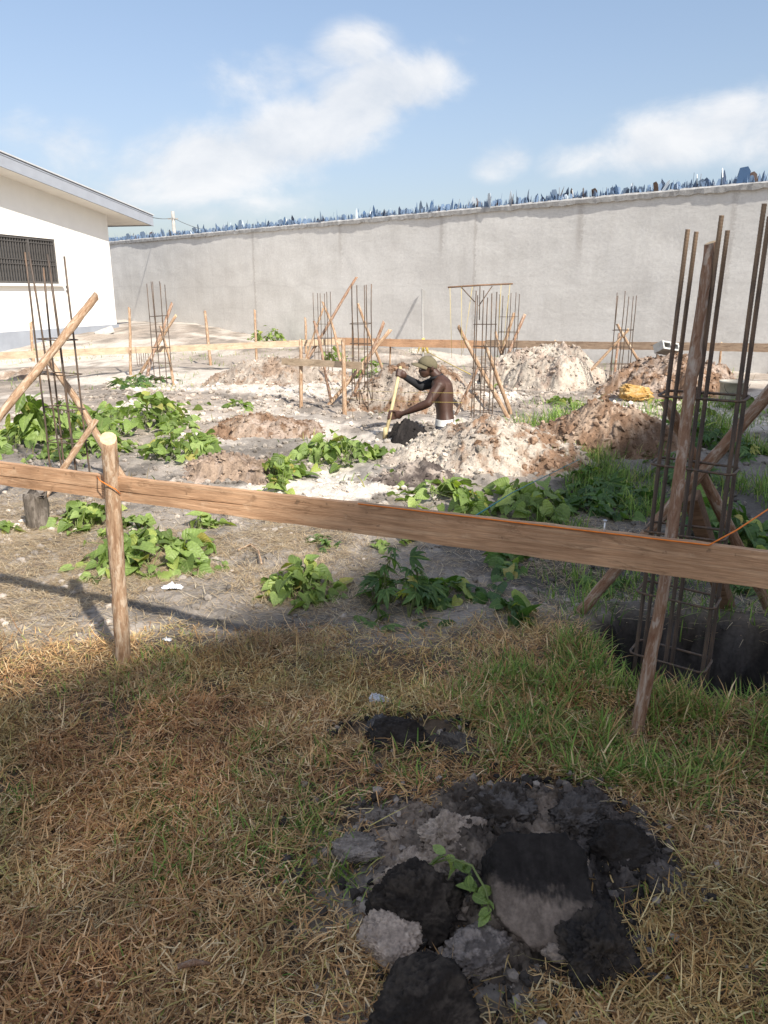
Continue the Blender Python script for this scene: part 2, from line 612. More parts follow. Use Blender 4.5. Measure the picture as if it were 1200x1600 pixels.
M['render'] = plaster_mat()
M['coping'] = simple('coping_mortar', (0.36, 0.35, 0.335), 0.95, 0.25, 9, 0.2, 0, 0.02)
M['white_wall'] = simple('white_house_paint', (0.78, 0.755, 0.70), 0.8, 0.03, 2)
M['plinth'] = simple('grey_plinth_paint', (0.29, 0.31, 0.345), 0.8, 0.08, 4)
M['fascia'] = simple('grey_fascia', (0.30, 0.315, 0.345), 0.6, 0.06, 3)
M['soffit'] = simple('white_soffit', (0.72, 0.69, 0.63), 0.8, 0.05, 3)
M['roofing'] = simple('roof_sheet', (0.45, 0.455, 0.46), 0.5, 0.06, 3)
M['iron'] = simple('brown_iron', (0.085, 0.078, 0.072), 0.6, 0.2, 8)
M['dark_glass'] = simple('window_glass', (0.05, 0.055, 0.06), 0.15, 0.1, 2, 0.5)
M['concrete'] = simple('concrete_block', (0.42, 0.41, 0.38), 0.9, 0.2, 12, 0.2, 0, 0.01)
M['ochre'] = simple('ochre_crust', (0.50, 0.27, 0.05), 0.9, 0.4, 14, 0.2, 0, 0.03)
M['white_plastic'] = simple('white_plastic', (0.42, 0.39, 0.33), 0.7, 0.3, 9)
M['film'] = simple('plastic_film', (0.66, 0.68, 0.72), 0.3, 0.08, 14, 0.5)
M['yellow_string'] = simple('yellow_string', (0.55, 0.42, 0.12), 0.7, 0.1, 50)
M['orange_string'] = simple('orange_string', (0.75, 0.20, 0.025), 0.6, 0.1, 50)
M['teal_string'] = simple('teal_string', (0.06, 0.24, 0.26), 0.6, 0.1, 50)
M['wire'] = simple('tie_wire', (0.16, 0.10, 0.07), 0.6, 0.2, 50)
M['galv'] = simple('grey_pipe', (0.30, 0.29, 0.27), 0.5, 0.1, 20)
M['nail'] = simple('steel_nail', (0.55, 0.55, 0.55), 0.35, 0.1, 20, 0.5, 0.7)
M['skin'] = simple('dark_skin', (0.062, 0.030, 0.020), 0.52, 0.2, 9, 0.35)
M['cap'] = simple('olive_cap', (0.135, 0.115, 0.07), 0.9, 0.12, 30)
M['black_cloth'] = simple('black_sleeve', (0.018, 0.018, 0.02), 0.8, 0.15, 30)
M['white_cloth'] = simple('white_waistband', (0.65, 0.63, 0.58), 0.9, 0.08, 30)
M['grey_cloth'] = simple('grey_trousers', (0.12, 0.12, 0.13), 0.9, 0.2, 20)
M['eye'] = simple('eye_white', (0.5, 0.45, 0.4), 0.3, 0.05, 5)
M['hoe_handle'] = simple('yellow_handle', (0.50, 0.40, 0.22), 0.7, 0.2, 12)
M['blade_steel'] = simple('worn_steel', (0.20, 0.18, 0.16), 0.5, 0.3, 14, 0.5, 0.5)
M['bark_grey'] = simple('grey_post', (0.35, 0.33, 0.30), 0.85, 0.15, 6)


def glass_mat(name, c):
    m, t, bs, out = mat_new(name)
    bs.inputs['Base Color'].default_value = (*c, 1)
    bs.inputs['Roughness'].default_value = 0.25
    bs.inputs['Specular IOR Level'].default_value = 0.6
    bs.inputs['Transmission Weight'].default_value = 0.15
    bs.inputs['IOR'].default_value = 1.45
    return m


GLASS = [glass_mat('blue_glass', (0.07, 0.13, 0.24)), glass_mat('dark_glass_piece', (0.035, 0.05, 0.085)), glass_mat('grey_blue_glass', (0.16, 0.23, 0.34)),
         glass_mat('brown_glass', (0.13, 0.085, 0.065)), glass_mat('pale_glass', (0.50, 0.56, 0.62)), glass_mat('slate_glass', (0.10, 0.14, 0.20))]

# ------------------------------------------------------------------ terrain
PIT = (1.66, 2.88, 0.66, 0.38, 0.50)       # pit round the near column: x, y, half sizes, depth
MANPIT = (0.66, 8.42, 0.50, 0.42, 0.85)


def box_dist(x, y, c, yaw=0.0):
    dx, dy = x - c[0], y - c[1]
    u = dx * math.cos(yaw) + dy * math.sin(yaw)
    v = -dx * math.sin(yaw) + dy * math.cos(yaw)
    return np.maximum(np.abs(u) - c[2], np.abs(v) - c[3])


def H(x, y):
    x = np.asarray(x, float); y = np.asarray(y, float)
    far = sstep(y, 3, 9)
    h = (fbm(x * 0.45, y * 0.45, seed=3, oct=3) - 0.5) * (0.05 + 0.12 * far)
    h = h + (fbm(x * 2.3, y * 2.3, seed=5, oct=4) - 0.5) * (0.05 + 0.05 * far)
    h = h + (fbm(x * 11, y * 11, seed=9, oct=3) - 0.5) * (0.022 + .022 * sstep(y, 3.3, 4.2)) + (fbm(x * 27, y * 27, seed=10, oct=3) - .5) * .016 * sstep(y, 3.2, 3.8)
    # sand pad the house stands on
    h = h + 0.42 * sstep(-x, 2.5, 8.0) * sstep(y, 18.5, 25.5)
    # the raised edge where grass meets the bare soil
    h = h + 0.03 * sstep(y, 3.6, 3.0)
    wob = (fbm(x * 4, y * 4, seed=21, oct=3) - 0.5) * 0.16
    d = box_dist(x, y, PIT, -0.30) + wob
    wob2 = (fbm(x * 11, y * 11, seed=23, oct=4, gain=.6) - 0.5) * 0.16
    h = h - PIT[4] * sstep(d + wob2, 0.06, -0.17) * (.86 + .3 * fbm(x * 6, y * 6, seed=25, oct=3)) + 0.06 * np.exp(-((d - 0.14) / 0.12) ** 2)
    d2 = box_dist(x, y, MANPIT) + wob * 0.6
    h = h - MANPIT[4] * sstep(d2, 0.04, -0.10) + 0.05 * np.exp(-((d2 - 0.15) / 0.15) ** 2)
    return h


def H1(x, y):
    return float(H(np.array([x]), np.array([y]))[0])


def GH(px, py):
    """photo position on the modelled ground"""
    p = G(px, py)
    for _ in range(4):
        p = G(px, py, H1(p.x, p.y))
    return p


C_GREY = np.array([0.26, 0.225, 0.19]); C_DARK = np.array([0.075, 0.068, 0.06]); C_PALE = np.array([0.34, 0.285, 0.235])
C_WHITE = np.array([0.56, 0.50, 0.43]); C_BROWN = np.array([0.10, 0.072, 0.048]); C_BLACK = np.array([0.03, 0.027, 0.025])
C_TAN = np.array([0.36, 0.27, 0.20])

PATCHES = [  # photo x, y, radius x, radius y (m), colour, amount
    (500, 765, .75, .45, C_WHITE, 1.0), (570, 745, .45, .3, C_WHITE, .9), (20, 830, .45, .35, C_WHITE, 1.0), (440, 790, .5, .3, C_WHITE, .6),
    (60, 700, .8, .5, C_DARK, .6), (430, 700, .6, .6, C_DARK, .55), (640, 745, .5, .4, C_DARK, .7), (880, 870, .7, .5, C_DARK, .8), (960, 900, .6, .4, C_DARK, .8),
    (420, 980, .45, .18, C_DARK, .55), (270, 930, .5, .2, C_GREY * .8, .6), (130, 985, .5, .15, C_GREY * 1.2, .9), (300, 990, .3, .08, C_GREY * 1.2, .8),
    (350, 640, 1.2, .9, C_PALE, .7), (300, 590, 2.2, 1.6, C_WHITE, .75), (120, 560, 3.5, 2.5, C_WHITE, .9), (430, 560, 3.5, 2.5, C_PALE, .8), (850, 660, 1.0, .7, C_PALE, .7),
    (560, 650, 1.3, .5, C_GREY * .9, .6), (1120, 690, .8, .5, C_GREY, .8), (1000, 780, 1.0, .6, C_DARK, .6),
    (700, 1400, .34, .32, C_GREY * .9, 1.0), (840, 1330, .30, .2, C_BLACK * 1.6, 1.0), (900, 1480, .24, .2, C_BLACK * 1.4, 1.0), (700, 1540, .25, .16, C_GREY * .75, 1.0), (560, 1335, .12, .07, C_GREY, .9), (540, 1590, .12, .08, C_GREY * 1.2, .9), (640, 1480, .12, .16, C_PALE * .8, 1.0),
]


def ground_color(x, y):
    n1 = fbm(x * 1.7, y * 1.7, seed=31, oct=5, gain=.6)
    n2 = fbm(x * 6, y * 6, seed=37, oct=4, gain=.6)
    n = n1 * 0.6 + n2 * 0.4
    far = sstep(y + (n1 - .5) * 3, 5.6, 9.5)
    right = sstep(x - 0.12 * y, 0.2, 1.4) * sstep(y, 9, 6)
    c = C_GREY[None] * (1 - far[:, None]) + C_PALE[None] * far[:, None]
    k = sstep(n, 0.46, 0.58)[:, None] * .75
    c = c * (1 - k) + (C_GREY * .62)[None] * k
    k = sstep(n2, 0.56, 0.66)[:, None] * 0.6 * (1 - far[:, None])
    c = c * (1 - k) + C_DARK[None] * k
    k = sstep(fbm(x * 1.1, y * 1.1, seed=55, oct=4), 0.52, 0.62)[:, None] * far[:, None] * .8
    c = c * (1 - k) + C_WHITE[None] * k
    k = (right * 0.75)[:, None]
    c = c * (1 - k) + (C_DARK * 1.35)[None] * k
    g = sstep(y + (n1 - .5) * 0.9, 3.35, 3.0)[:, None]
    c = c * (1 - g) + (C_BROWN * (0.7 + 0.8 * n2[:, None])) * g
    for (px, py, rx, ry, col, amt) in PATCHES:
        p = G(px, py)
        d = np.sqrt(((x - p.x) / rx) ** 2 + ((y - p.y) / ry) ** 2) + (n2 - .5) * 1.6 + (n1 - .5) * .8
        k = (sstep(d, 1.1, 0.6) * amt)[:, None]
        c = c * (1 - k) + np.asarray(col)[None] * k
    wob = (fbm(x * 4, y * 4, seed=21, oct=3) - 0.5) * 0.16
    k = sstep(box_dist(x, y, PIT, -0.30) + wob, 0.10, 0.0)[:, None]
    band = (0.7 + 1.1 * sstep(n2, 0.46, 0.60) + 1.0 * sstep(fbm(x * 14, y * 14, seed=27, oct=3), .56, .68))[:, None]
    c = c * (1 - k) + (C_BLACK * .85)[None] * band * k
    k = sstep(box_dist(x, y, MANPIT), 0.05, -0.02)[:, None]
    c = c * (1 - k) + C_DARK[None] * k
    return np.clip(c, 0, 0.9)


def axis(core0, core1, s, grow, end0, end1, far_):
    a = list(np.arange(core0, core1, s))
    st = s; x = a[-1]
    while x < end1:
        st *= grow; x += st; a.append(x)
    st = s; x = a[0]; b = []
    while x > end0:
        st *= grow; x -= st; b.append(x)
    a = b[::-1] + a
    return np.array([-far_, -far_ / 3] + a + [far_ / 3, far_]) if far_ else np.array(a)


xs = axis(-1.9, 2.3, 0.016, 1.03, -26, 24, 500)
ys = axis(1.0, 3.6, 0.016, 1.022, -12, 45, 500)
gx, gy = np.meshgrid(xs, ys)
gxf, gyf = gx.ravel(), gy.ravel()
gz = H(gxf, gyf)
nx, ny = len(xs), len(ys)
idx = np.arange(nx * ny).reshape(ny, nx)
quads = np.stack([idx[:-1, :-1], idx[:-1, 1:], idx[1:, 1:], idx[1:, :-1]], -1).reshape(-1, 4)
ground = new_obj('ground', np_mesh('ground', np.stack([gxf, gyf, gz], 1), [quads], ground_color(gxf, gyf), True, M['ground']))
tag(ground, kind='structure')

# ------------------------------------------------------------------ perimeter wall with broken glass
WA = Vector((-11.6, 33.7, 0)); WB = Vector((7.5, 15.1, 0))
WDIR = (WB - WA).normalized()
WYAW = math.atan2(WDIR.y, WDIR.x)
W0 = WA - WDIR * 1.0
WLEN = (WB - WA).length + 7.0
WTOP = 3.45
wall = empty('perimeter_wall', W0, WYAW)                  # local x along the wall, -y faces the yard
tag(wall, 'long grey rendered boundary wall topped with broken glass', 'wall')
nxw, nzw = 260, 40
U = np.linspace(0, WLEN, nxw); Z = np.linspace(-0.6, WTOP, nzw)
uu, zz = np.meshgrid(U, Z)
yy = (fbm(uu.ravel() * 0.5, zz.ravel() * 0.8, seed=71, oct=4) - .5) * 0.05 + (fbm(uu.ravel() * 3, zz.ravel() * 3, seed=73, oct=3) - .5) * 0.012
V1 = np.stack([uu.ravel(), yy, zz.ravel()], 1)
V2 = np.array([[0, .25, -.6], [WLEN, .25, -.6], [WLEN, .25, WTOP], [0, .25, WTOP]])
iw = np.arange(nxw * nzw).reshape(nzw, nxw)
qw = np.stack([iw[:-1, :-1], iw[:-1, 1:], iw[1:, 1:], iw[1:, :-1]], -1).reshape(-1, 4)
nV = len(V1)
top = [list(iw[-1, ::-1]) + [nV + 3, nV + 2]]
me = np_mesh('render_face', np.concatenate([V1, V2]), [qw, np.array([[nV + 1, nV, nV + 3, nV + 2]]), np.array([[iw[0, 0], iw[-1, 0], nV + 3, nV]]), np.array([[iw[0, -1], nV + 1, nV + 2, iw[-1, -1]]])], None, True, M['render'])
new_obj('rendered_face', me, None, wall)
# coping: rough mortar ribbon with an uneven lower lip
n = 330
mb_V = []; mb_F = []
for i in range(n + 1):
    u = WLEN * i / n
    r = random.random
    lip = 0.055 + 0.012 * math.sin(u * 1.7)
    sec = [(-lip + .012 * r(), WTOP - 0.015 - .035 * r() - .012), (-lip - .008 * r(), WTOP + .045 + .012 * r()), (-lip * .5, WTOP + .075 + .02 * r()), (.12, WTOP + .09 + .03 * r()), (.25, WTOP + .075 + .02 * r()), (.30, WTOP + .04), (.30, WTOP - .03)]
    for (a, b) in sec: mb_V.append((u, a, b))
for i in range(n):
    for k in range(7):
        k2 = (k + 1) % 7
        mb_F.append((i * 7 + k, (i + 1) * 7 + k, (i + 1) * 7 + k2, i * 7 + k2))
new_obj('coping', py_mesh('coping', mb_V, mb_F, False, M['coping']), None, wall)


def shard_mesh(seed):
    r = random.Random(seed)
    kind = r.choice(['spike', 'spike', 'blade', 'blade', 'plate', 'tooth'])
    if kind == 'spike': o = [(-.14, 0), (.14, 0), (.10 * r.uniform(-1, 1), .55), (.05 * r.uniform(-1, 1), 1.0)]
    elif kind == 'blade': o = [(-.22, 0), (.22, 0), (.20, .6 * r.uniform(.7, 1.1)), (.0, 1.0), (-.14, .75)]
    elif kind == 'plate': o = [(-.35, 0), (.35, 0), (.36, .75), (.15, 1.0), (-.30, .9)]
    else: o = [(-.40, 0), (.40, 0), (.34, .35), (.10, .55), (-.02, 1.0), (-.25, .5)]
    nn_ = len(o); th = 0.03
    V = [(x, -th, z) for x, z in o] + [(x, th, z) for x, z in o]
    F = [tuple(range(nn_)), tuple(range(2 * nn_ - 1, nn_ - 1, -1))] + [(i, i + nn_, (i + 1) % nn_ + nn_, (i + 1) % nn_) for i in range(nn_)]
    return V, F


SHARDS = []
for s in range(14):
    V, F = shard_mesh(s)
    for g in (0, 1, 2, 0, 3, 4, 5)[s % 7:s % 7 + 2]:
        SHARDS.append(py_mesh('glass_shard', V, F, False, GLASS[g]))
sr = random.Random(5)
VIS0, VIS1 = 0.9, 28.2
for i in range(300):
    u = VIS0 + (VIS1 - VIS0) * ((i + sr.random()) / 300)
    big = sr.random() ** 2
    h = 0.15 + 0.21 * big
    o = bpy.data.objects.new('glass_shard', sr.choice(SHARDS))
    COL.objects.link(o)
    o.parent = wall
    o.location = (u, sr.uniform(-.01, .2), WTOP + 0.055)
    wsc = h * sr.uniform(.5, 1.1)
    o.scale = (wsc, h * .35, h)
    o.rotation_euler = (sr.gauss(0, .18), sr.gauss(0, .20), sr.uniform(-1.2, 1.2))
mbs = MB()
for i in range(2200):
    V, F = shard_mesh(100 + i)
    u = sr.uniform(0, WLEN); h = sr.uniform(.08, .22); y0 = sr.uniform(-.02, .22); lean = sr.gauss(0, .25); yaw = sr.uniform(-1.3, 1.3)
    R = Matrix.Rotation(yaw, 3, 'Z') @ Matrix.Rotation(lean, 3, 'Y')
    mbs.add([R @ Vector((v[0] * h * .7, v[1] * h * .4, v[2] * h)) + Vector((u, y0, WTOP + .055)) for v in V], F)
tag(mbs.build('small_glass', GLASS[2], wall), kind='stuff')

# ------------------------------------------------------------------ white house at the left
hc = P(183, 513, 25.0)                               # visible corner at the foot of its wall
HB = hc.z
hd = Vector((-0.234, -0.972, 0)).normalized()        # along the wall, towards the camera
hn = Vector((0.972, -0.234, 0)).normalized()         # out of the wall
house = empty('white_house', (hc.x, hc.y, HB), math.atan2(hd.y, hd.x))   # local x along wall to the camera; local +y out of the wall
tag(house, 'white single storey house with grey sloping fascia and barred window', 'house')
inv = Matrix.Rotation(-math.atan2(hd.y, hd.x), 4, 'Z')


def hl(p):
    return inv @ (Vector(p) - Vector((hc.x, hc.y, HB)))


HL = 11.0
SO = 3.45
def soff(x): return SO + 0.118 * x if x < HL / 2 else SO + 0.118 * (HL - x)
wx0, wx1, wz0, wz1 = 2.72, 6.1, 1.36, 2.57
mb = MB()
def wallpoly(pts):
    mb.add([(x, 0, z) for x, z in pts], [tuple(range(len(pts)))])
wallpoly([(0, -.6), (0, soff(0)), (wx0, soff(wx0)), (wx0, -.6)])
wallpoly([(wx0, -.6), (wx0, wz0), (wx1, wz0), (wx1, -.6)])
wallpoly([(wx0, wz1), (wx0, soff(wx0)), (HL / 2, soff(HL / 2)), (wx1, soff(wx1)), (wx1, wz1)])
wallpoly([(wx1, -.6), (wx1, soff(wx1)), (HL, soff(HL)), (HL, -.6)])
mb.add([(0, 0, -.6), (0, 0, soff(0)), (0, -9, soff(0)), (0, -9, -.6)], [(0, 1, 2, 3)])
mb.add([(HL, 0, -.6), (HL, 0, soff(HL)), (HL, -9, soff(HL)), (HL, -9, -.6)], [(0, 3, 2, 1)])
for (a, b, c_, d) in (((wx0, wz0), (wx0, wz1), 0, 0), ((wx0, wz1), (wx1, wz1), 0, 0), ((wx1, wz1), (wx1, wz0), 0, 0), ((wx1, wz0), (wx0, wz0), 0, 0)):
    mb.add([(a[0], 0, a[1]), (b[0], 0, b[1]), (b[0], -.2, b[1]), (a[0], -.2, a[1])], [(0, 1, 2, 3)])
mb.build('wall', M['white_wall'], house)
MB().box((HL / 2, -4.48, -.33), (HL + .08, 9.06, .92)).build('plinth', M['plinth'], house)
# roof: two slopes with verge fascia, soffit
def roof_part(name, mat, ya, yb, z0, z1, xa, xb):
    m_ = MB()
    pts = [(xa, soff(xa) if xa > 0 else SO + .118 * xa), (HL / 2, soff(HL / 2)), (xb, SO + .118 * (HL - xb))]
    V = []
    for (x, z) in pts:
        V += [(x, ya, z + z0), (x, yb, z + z0), (x, yb, z + z1), (x, ya, z + z1)]
    F = [(0, 1, 2, 3)[::-1], (8, 9, 10, 11)]
    for i in (0, 1):
        for k in range(4):
            F.append((i * 4 + k, i * 4 + (k + 1) % 4, (i + 1) * 4 + (k + 1) % 4, (i + 1) * 4 + k))
    m_.add(V, F)
    return m_.build(name, mat, house)
roof = roof_part('roof', M['roofing'], .74, -9.6, .30, .335, -1.62, HL + 1.3)
roof_part('soffit', M['soffit'], .66, -9.5, .0, .05, -1.54, HL + 1.2)
roof_part('fascia', M['fascia'], .70, .66, -.03, .295, -1.60, HL + 1.28)
roof_part('fascia_trim', M['plinth'], .712, .70, .245, .275, -1.60, HL + 1.28)
roof_part('fascia_lip', M['plinth'], .712, .70, -.03, -.005, -1.60, HL + 1.28)
f2 = MB().box((-1.57, -4.4, SO - .185 + .13), (.04, 10.1, .32)); f2.build('eave_fascia', M['fascia'], house)
# barred window
win = MB()
wmx, wmz = (wx0 + wx1) / 2, (wz0 + wz1) / 2
for (c_, s_) in (((wmx, -.05, wz0 + .03), (wx1 - wx0, .05, .06)), ((wmx, -.05, wz1 - .03), (wx1 - wx0, .05, .06)), ((wx0 + .03, -.05, wmz), (.06, .048, wz1 - wz0)), ((wx1 - .03, -.05, wmz), (.06, .048, wz1 - wz0)), ((wx0 + 1.12, -.05, wmz), (.07, .046, wz1 - wz0))):
    win.box(c_, s_)
window = win.build('window', M['iron'], house)
MB().box((wmx, .05, wz0 - .035), (wx1 - wx0 + .16, .14, .06)).build('window_sill', M['white_wall'], house)
MB().box((wmx, -.16, wmz), (wx1 - wx0, .02, wz1 - wz0)).build('pane', M['dark_glass'], window)
barme = MB().box((0, 0, 0), (.035, .03, wz1 - wz0 - .1)).mesh('window_bar', M['iron'])
x = wx0 + .13
while x < wx1 - .06:
    o = new_obj('window_bar', barme, None, window); o.location = (x, -.06, wmz); x += .105
for zz_ in (wz0 + .5, wz0 + .62, wz1 - .14):
    MB().box((wmx, -.04, zz_), (wx1 - wx0 - .1, .018, .02)).build('grille_rail', M['iron'], window)
for zz_ in (1.28, 1.16):
    MB().box((2.45, .02, zz_), (.03, .03, .06)).build('wall_plug', M['iron'], house)

# block and cable post beyond the wall
pole_t = 38.0
pp = P(272, 362, pole_t)
upole = empty('utility_pole', (pp.x, pp.y, 0))
tag(upole, 'slim grey utility pole rising behind the boundary wall', 'pole')
ptop = P(272, 331, pole_t)
MB().tube([(0, 0, -.5), (0, 0, ptop.z)], [.12, .085], 8).build('shaft', M['bark_grey'], upole, True)
MB().box((0, -.05, ptop.z - .35), (.5, .06, .06)).build('cross_arm', M['bark_grey'], upole)


def sag(a, b, s, n_=14):
    a, b = Vector(a), Vector(b)
    return [a.lerp(b, i / (n_ - 1)) - Vector((0, 0, s * 4 * (i / (n_ - 1)) * (1 - i / (n_ - 1)))) for i in range(n_)]


eave = house.matrix_basis @ Vector((-1.57, .65, SO + .06))
for (a, b, s, lab) in ((eave, Vector((pp.x, pp.y, ptop.z - .3)), .05, 'thin dark cable from the house eave to the utility pole'), (Vector((pp.x, pp.y, ptop.z - .3)), P(360, 362, 36), .2, 'thin dark cable running right from the utility pole behind the wall')):
    tag(MB().tube(sag(a, b, s), .014, 4).build('overhead_cable', M['iron'], None, True), lab, 'cable')


# ------------------------------------------------------------------ sticks, stakes, planks
def pole(name, p0, p1, r0, r1, label, cat, mat='bark_tan', bend=0.03, seed=0, group=None, seg=9, n_=16, knots=2, mid=None):
    """a cut branch from p0 (foot) to p1 (top) with its own kinks, knots and cut ends"""
    p0, p1 = Vector(p0), Vector(p1)
    rr = random.Random(seed * 131 + 7)
    L = (p1 - p0).length
    zax = (p1 - p0).normalized()
    q = zax.to_track_quat('Z', 'Y')
    kn = [(rr.uniform(.12, .9), rr.uniform(0, 6.28)) for _ in range(knots)]
    V = []; F = []
    ph1, ph2 = rr.uniform(0, 6.28), rr.uniform(0, 6.28)
    for i in range(n_):
        s = i / (n_ - 1)
        cx_ = bend * L * (math.sin(s * 3.14 + .0) * math.cos(ph1) * .6 + math.sin(s * 6.9 + ph2) * .28 * math.sin(s * 3.14))
        cy_ = bend * L * (math.sin(s * 3.14) * math.sin(ph1) * .6 + math.sin(s * 5.3 + ph1) * .28 * math.sin(s * 3.14))
        rad = (r0 + (r1 - r0) * s) * (1 + .05 * math.sin(s * 23 + ph1))
        for k in range(seg):
            an = 2 * math.pi * k / seg
            r = rad * (1 + .09 * rr.uniform(-1, 1))
            for (ks, ka) in kn:
                da = math.cos(an - ka)
                if da > 0:
                    r += rad * .26 * da ** 4 * math.exp(-((s - ks) * L / (rad * 1.3)) ** 2)
            slant = (math.cos(an + ph2) * rad * .7) if i == n_ - 1 else 0
            V.append((cx_ + r * math.cos(an), cy_ + r * math.sin(an), s * L + slant))
    for i in range(n_ - 1):
        for k in range(seg):
            k2 = (k + 1) % seg
            F.append((i * seg + k, i * seg + k2, (i + 1) * seg + k2, (i + 1) * seg + k))
    me_ = py_mesh(name, V, F + [tuple(range(seg))[::-1], tuple((n_ - 1) * seg + k for k in range(seg))], True, M[mat])
    me_.materials.append(M['cutwood'])
    me_.polygons[len(me_.polygons) - 1].material_index = 1
    me_.polygons[len(me_.polygons) - 1].use_smooth = False
    me_.polygons[len(me_.polygons) - 2].use_smooth = False
    o = new_obj(name, me_)
    o.location = p0
    o.rotation_mode = 'QUATERNION'
    o.rotation_quaternion = q
    tag(o, label, cat, group)
    return o


def pole_px(name, a, ta, b, tb, wpx, label, cat, down=0.12, **kw):
    """foot a, top b given as photo positions with depths; width in photo pixels"""
    p0, p1 = P(*a, ta), P(*b, tb)
    d = (p0 - p1).normalized()
    p0 = p0 + d * down
    return pole(name, p0, p1, wpx * ta / 2400, wpx * tb / 2400 * .85, label, cat, **kw)


def depth_at(px, py):
    r = ray(px, py)
    p = GH(px, py)
    return p.y / r.y


def plank(name, a, b, hgt, th, label, mat, seed=0, crack=None, cat='plank'):
    """a sawn board from a to b (points on its upper front edge)"""
    a, b = Vector(a), Vector(b)
    L = (b - a).length
    xax = (b - a).normalized()
    yax = Vector((-xax.y, xax.x, 0)).normalized()
    zax = xax.cross(yax)
    rr = random.Random(seed)
    n_ = max(12, int(L / .06))
    V = []; F = []
    for i in range(n_ + 1):
        s = i / n_
        wv = .004 * math.sin(s * 9 + seed) + .002 * rr.uniform(-1, 1)
        wv2 = .004 * math.sin(s * 7 + 2 * seed) + .002 * rr.uniform(-1, 1)
        bow = .006 * math.sin(s * 3.14 * 2 + seed)
        cz = -hgt * (.50 + .10 * math.sin(s * 5 + 1) + .02 * math.sin(s * 31)); cd = 0.0; cw = .0006
        if crack and crack[0] <= s <= crack[1]:
            f = min(1, (s - crack[0]) / .02, (crack[1] - s) / .06)
            cd = .009 * f; cw = .0006 + .0022 * f * (0.7 + .3 * math.sin(s * 60))
        sec = [(0 + bow, wv), (bow, cz + cw), (bow + cd, cz), (bow, cz - cw), (bow, -hgt + wv2), (th + bow, -hgt + wv2), (th + bow, wv)]
        for (y_, z_) in sec: V.append((s * L, y_, z_))
    k_ = 7
    for i in range(n_):
        for k in range(k_):
            k2 = (k + 1) % k_
            F.append((i * k_ + k, (i + 1) * k_ + k, (i + 1) * k_ + k2, i * k_ + k2)[::-1])
    F.append(tuple(range(k_))); F.append(tuple(n_ * k_ + k for k in range(k_))[::-1])
    me_ = py_mesh(name, V, F, False, M[mat])
    o = new_obj(name, me_)
    o.matrix_world = Matrix.Translation(a) @ Matrix((xax, yax, zax)).transposed().to_4x4()
    tag(o, label, cat)
    return o


# ------------------------------------------------------------------ rebar columns
def rebar_mesh(L, r, ribbed):
    if not ribbed:
        n_ = 7
        rr = random.Random(int(L * 1000))
        return MB().tube([(rr.uniform(-.004, .004), rr.uniform(-.004, .004), L * i / (n_ - 1)) for i in range(n_)], r, 6).mesh('rebar', M['rebar'], True)
    pitch = .011
    n_ = int(L / (pitch / 4)); seg = 8
    i = np.arange(n_)[:, None]; k = np.arange(seg)[None, :]
    ang = 2 * np.pi * k / seg
    s = i * (L / (n_ - 1))
    rad = r * (1 + .11 * np.maximum(0, np.cos(2 * np.pi * s / pitch + ang)) ** 2 + 0 * ang)
    bendx = .004 * np.sin(s * 2.1); bendy = .004 * np.cos(s * 1.7)
    V = np.stack([rad * np.cos(ang) + bendx, rad * np.sin(ang) + bendy, s + 0 * ang], -1).reshape(-1, 3)
    ii = np.arange(n_ * seg).reshape(n_, seg)
    q = np.stack([ii[:-1], np.roll(ii[:-1], -1, 1), np.roll(ii[1:], -1, 1), ii[1:]], -1).reshape(-1, 4)
    return np_mesh('rebar', V, [q, ii[-1][None]], None, True, M['rebar'])


def stirrup_mesh(w_, d_, r, ribbed=False):
    c = min(w_, d_) * .16
    pts = []
    for (sx, sy, a0) in ((1, 1, 0), (-1, 1, 90), (-1, -1, 180), (1, -1, 270)):
        for a in (0, 45, 90):
            an = math.radians(a0 + a)
            pts.append((sx * (w_ / 2 - c) + c * math.cos(an), sy * (d_ / 2 - c) + c * math.sin(an), 0))
    return MB().tube(pts, r, 6, closed=True).mesh('stirrup', M['rebar'], True)


def column(label, base, yaw, w_, d_, z0, tops, rings, rb, rs, nside=3, ribbed=False, lean=(0, 0), seed=0):
    root = empty('rebar_column', (base[0], base[1], 0), yaw)
    tag(root, label, 'rebar column', 'rebar columns of the building plot')
    rr = random.Random(seed)
    L0 = max(tops) - z0 + .02
    me_ = rebar_mesh(L0, rb, ribbed)
    k = 0
    for j, y_ in enumerate((-d_ / 2, d_ / 2)):
        for i in range(nside):
            x_ = -w_ / 2 + w_ * i / (nside - 1)
            o = new_obj('rebar', me_, None, root)
            tz = tops[k % len(tops)]
            o.location = (x_, y_, z0)
            o.scale = (1, 1, (tz - z0) / L0)
            o.rotation_euler = (lean[1] + rr.gauss(0, .006), lean[0] + rr.gauss(0, .008), rr.uniform(0, 6.28))
            k += 1
    sm = stirrup_mesh(w_ + 2 * rb + rs * 2, d_ + 2 * rb + rs * 2, rs)
    for z in rings:
        o = new_obj('stirrup', sm, None, root)
        o.location = (math.tan(lean[0]) * (z - z0), 0, z)
        o.rotation_euler = (rr.gauss(0, .03), rr.gauss(0, .03), rr.gauss(0, .03))
    return root


def col_px(label, px, py, wpx, ytop, yaw, seed, t=None, wid=None, dep=None, z0=-.3, spacing=.265, tops_j=.05):
    t = t or depth_at(px, py)
    p = P(px, py, t)
    wid = wid or wpx * t / 1200 / max(.5, math.cos(yaw))
    dep = dep or wid * .5
    ztop = P(px, ytop, t).z
    rr = random.Random(seed)
    tops = [ztop + rr.uniform(-tops_j, tops_j) for _ in range(6)]
    base = p.z
    rings = [base + .1 + spacing * i for i in range(5) if base + .1 + spacing * i < ztop - .35]
    return column(label, (p.x, p.y), yaw, wid, dep, base + z0, tops, rings, .007 if t > 8 else .0075, .0045, seed=seed, lean=(random.Random(seed).gauss(0, .008), 0))


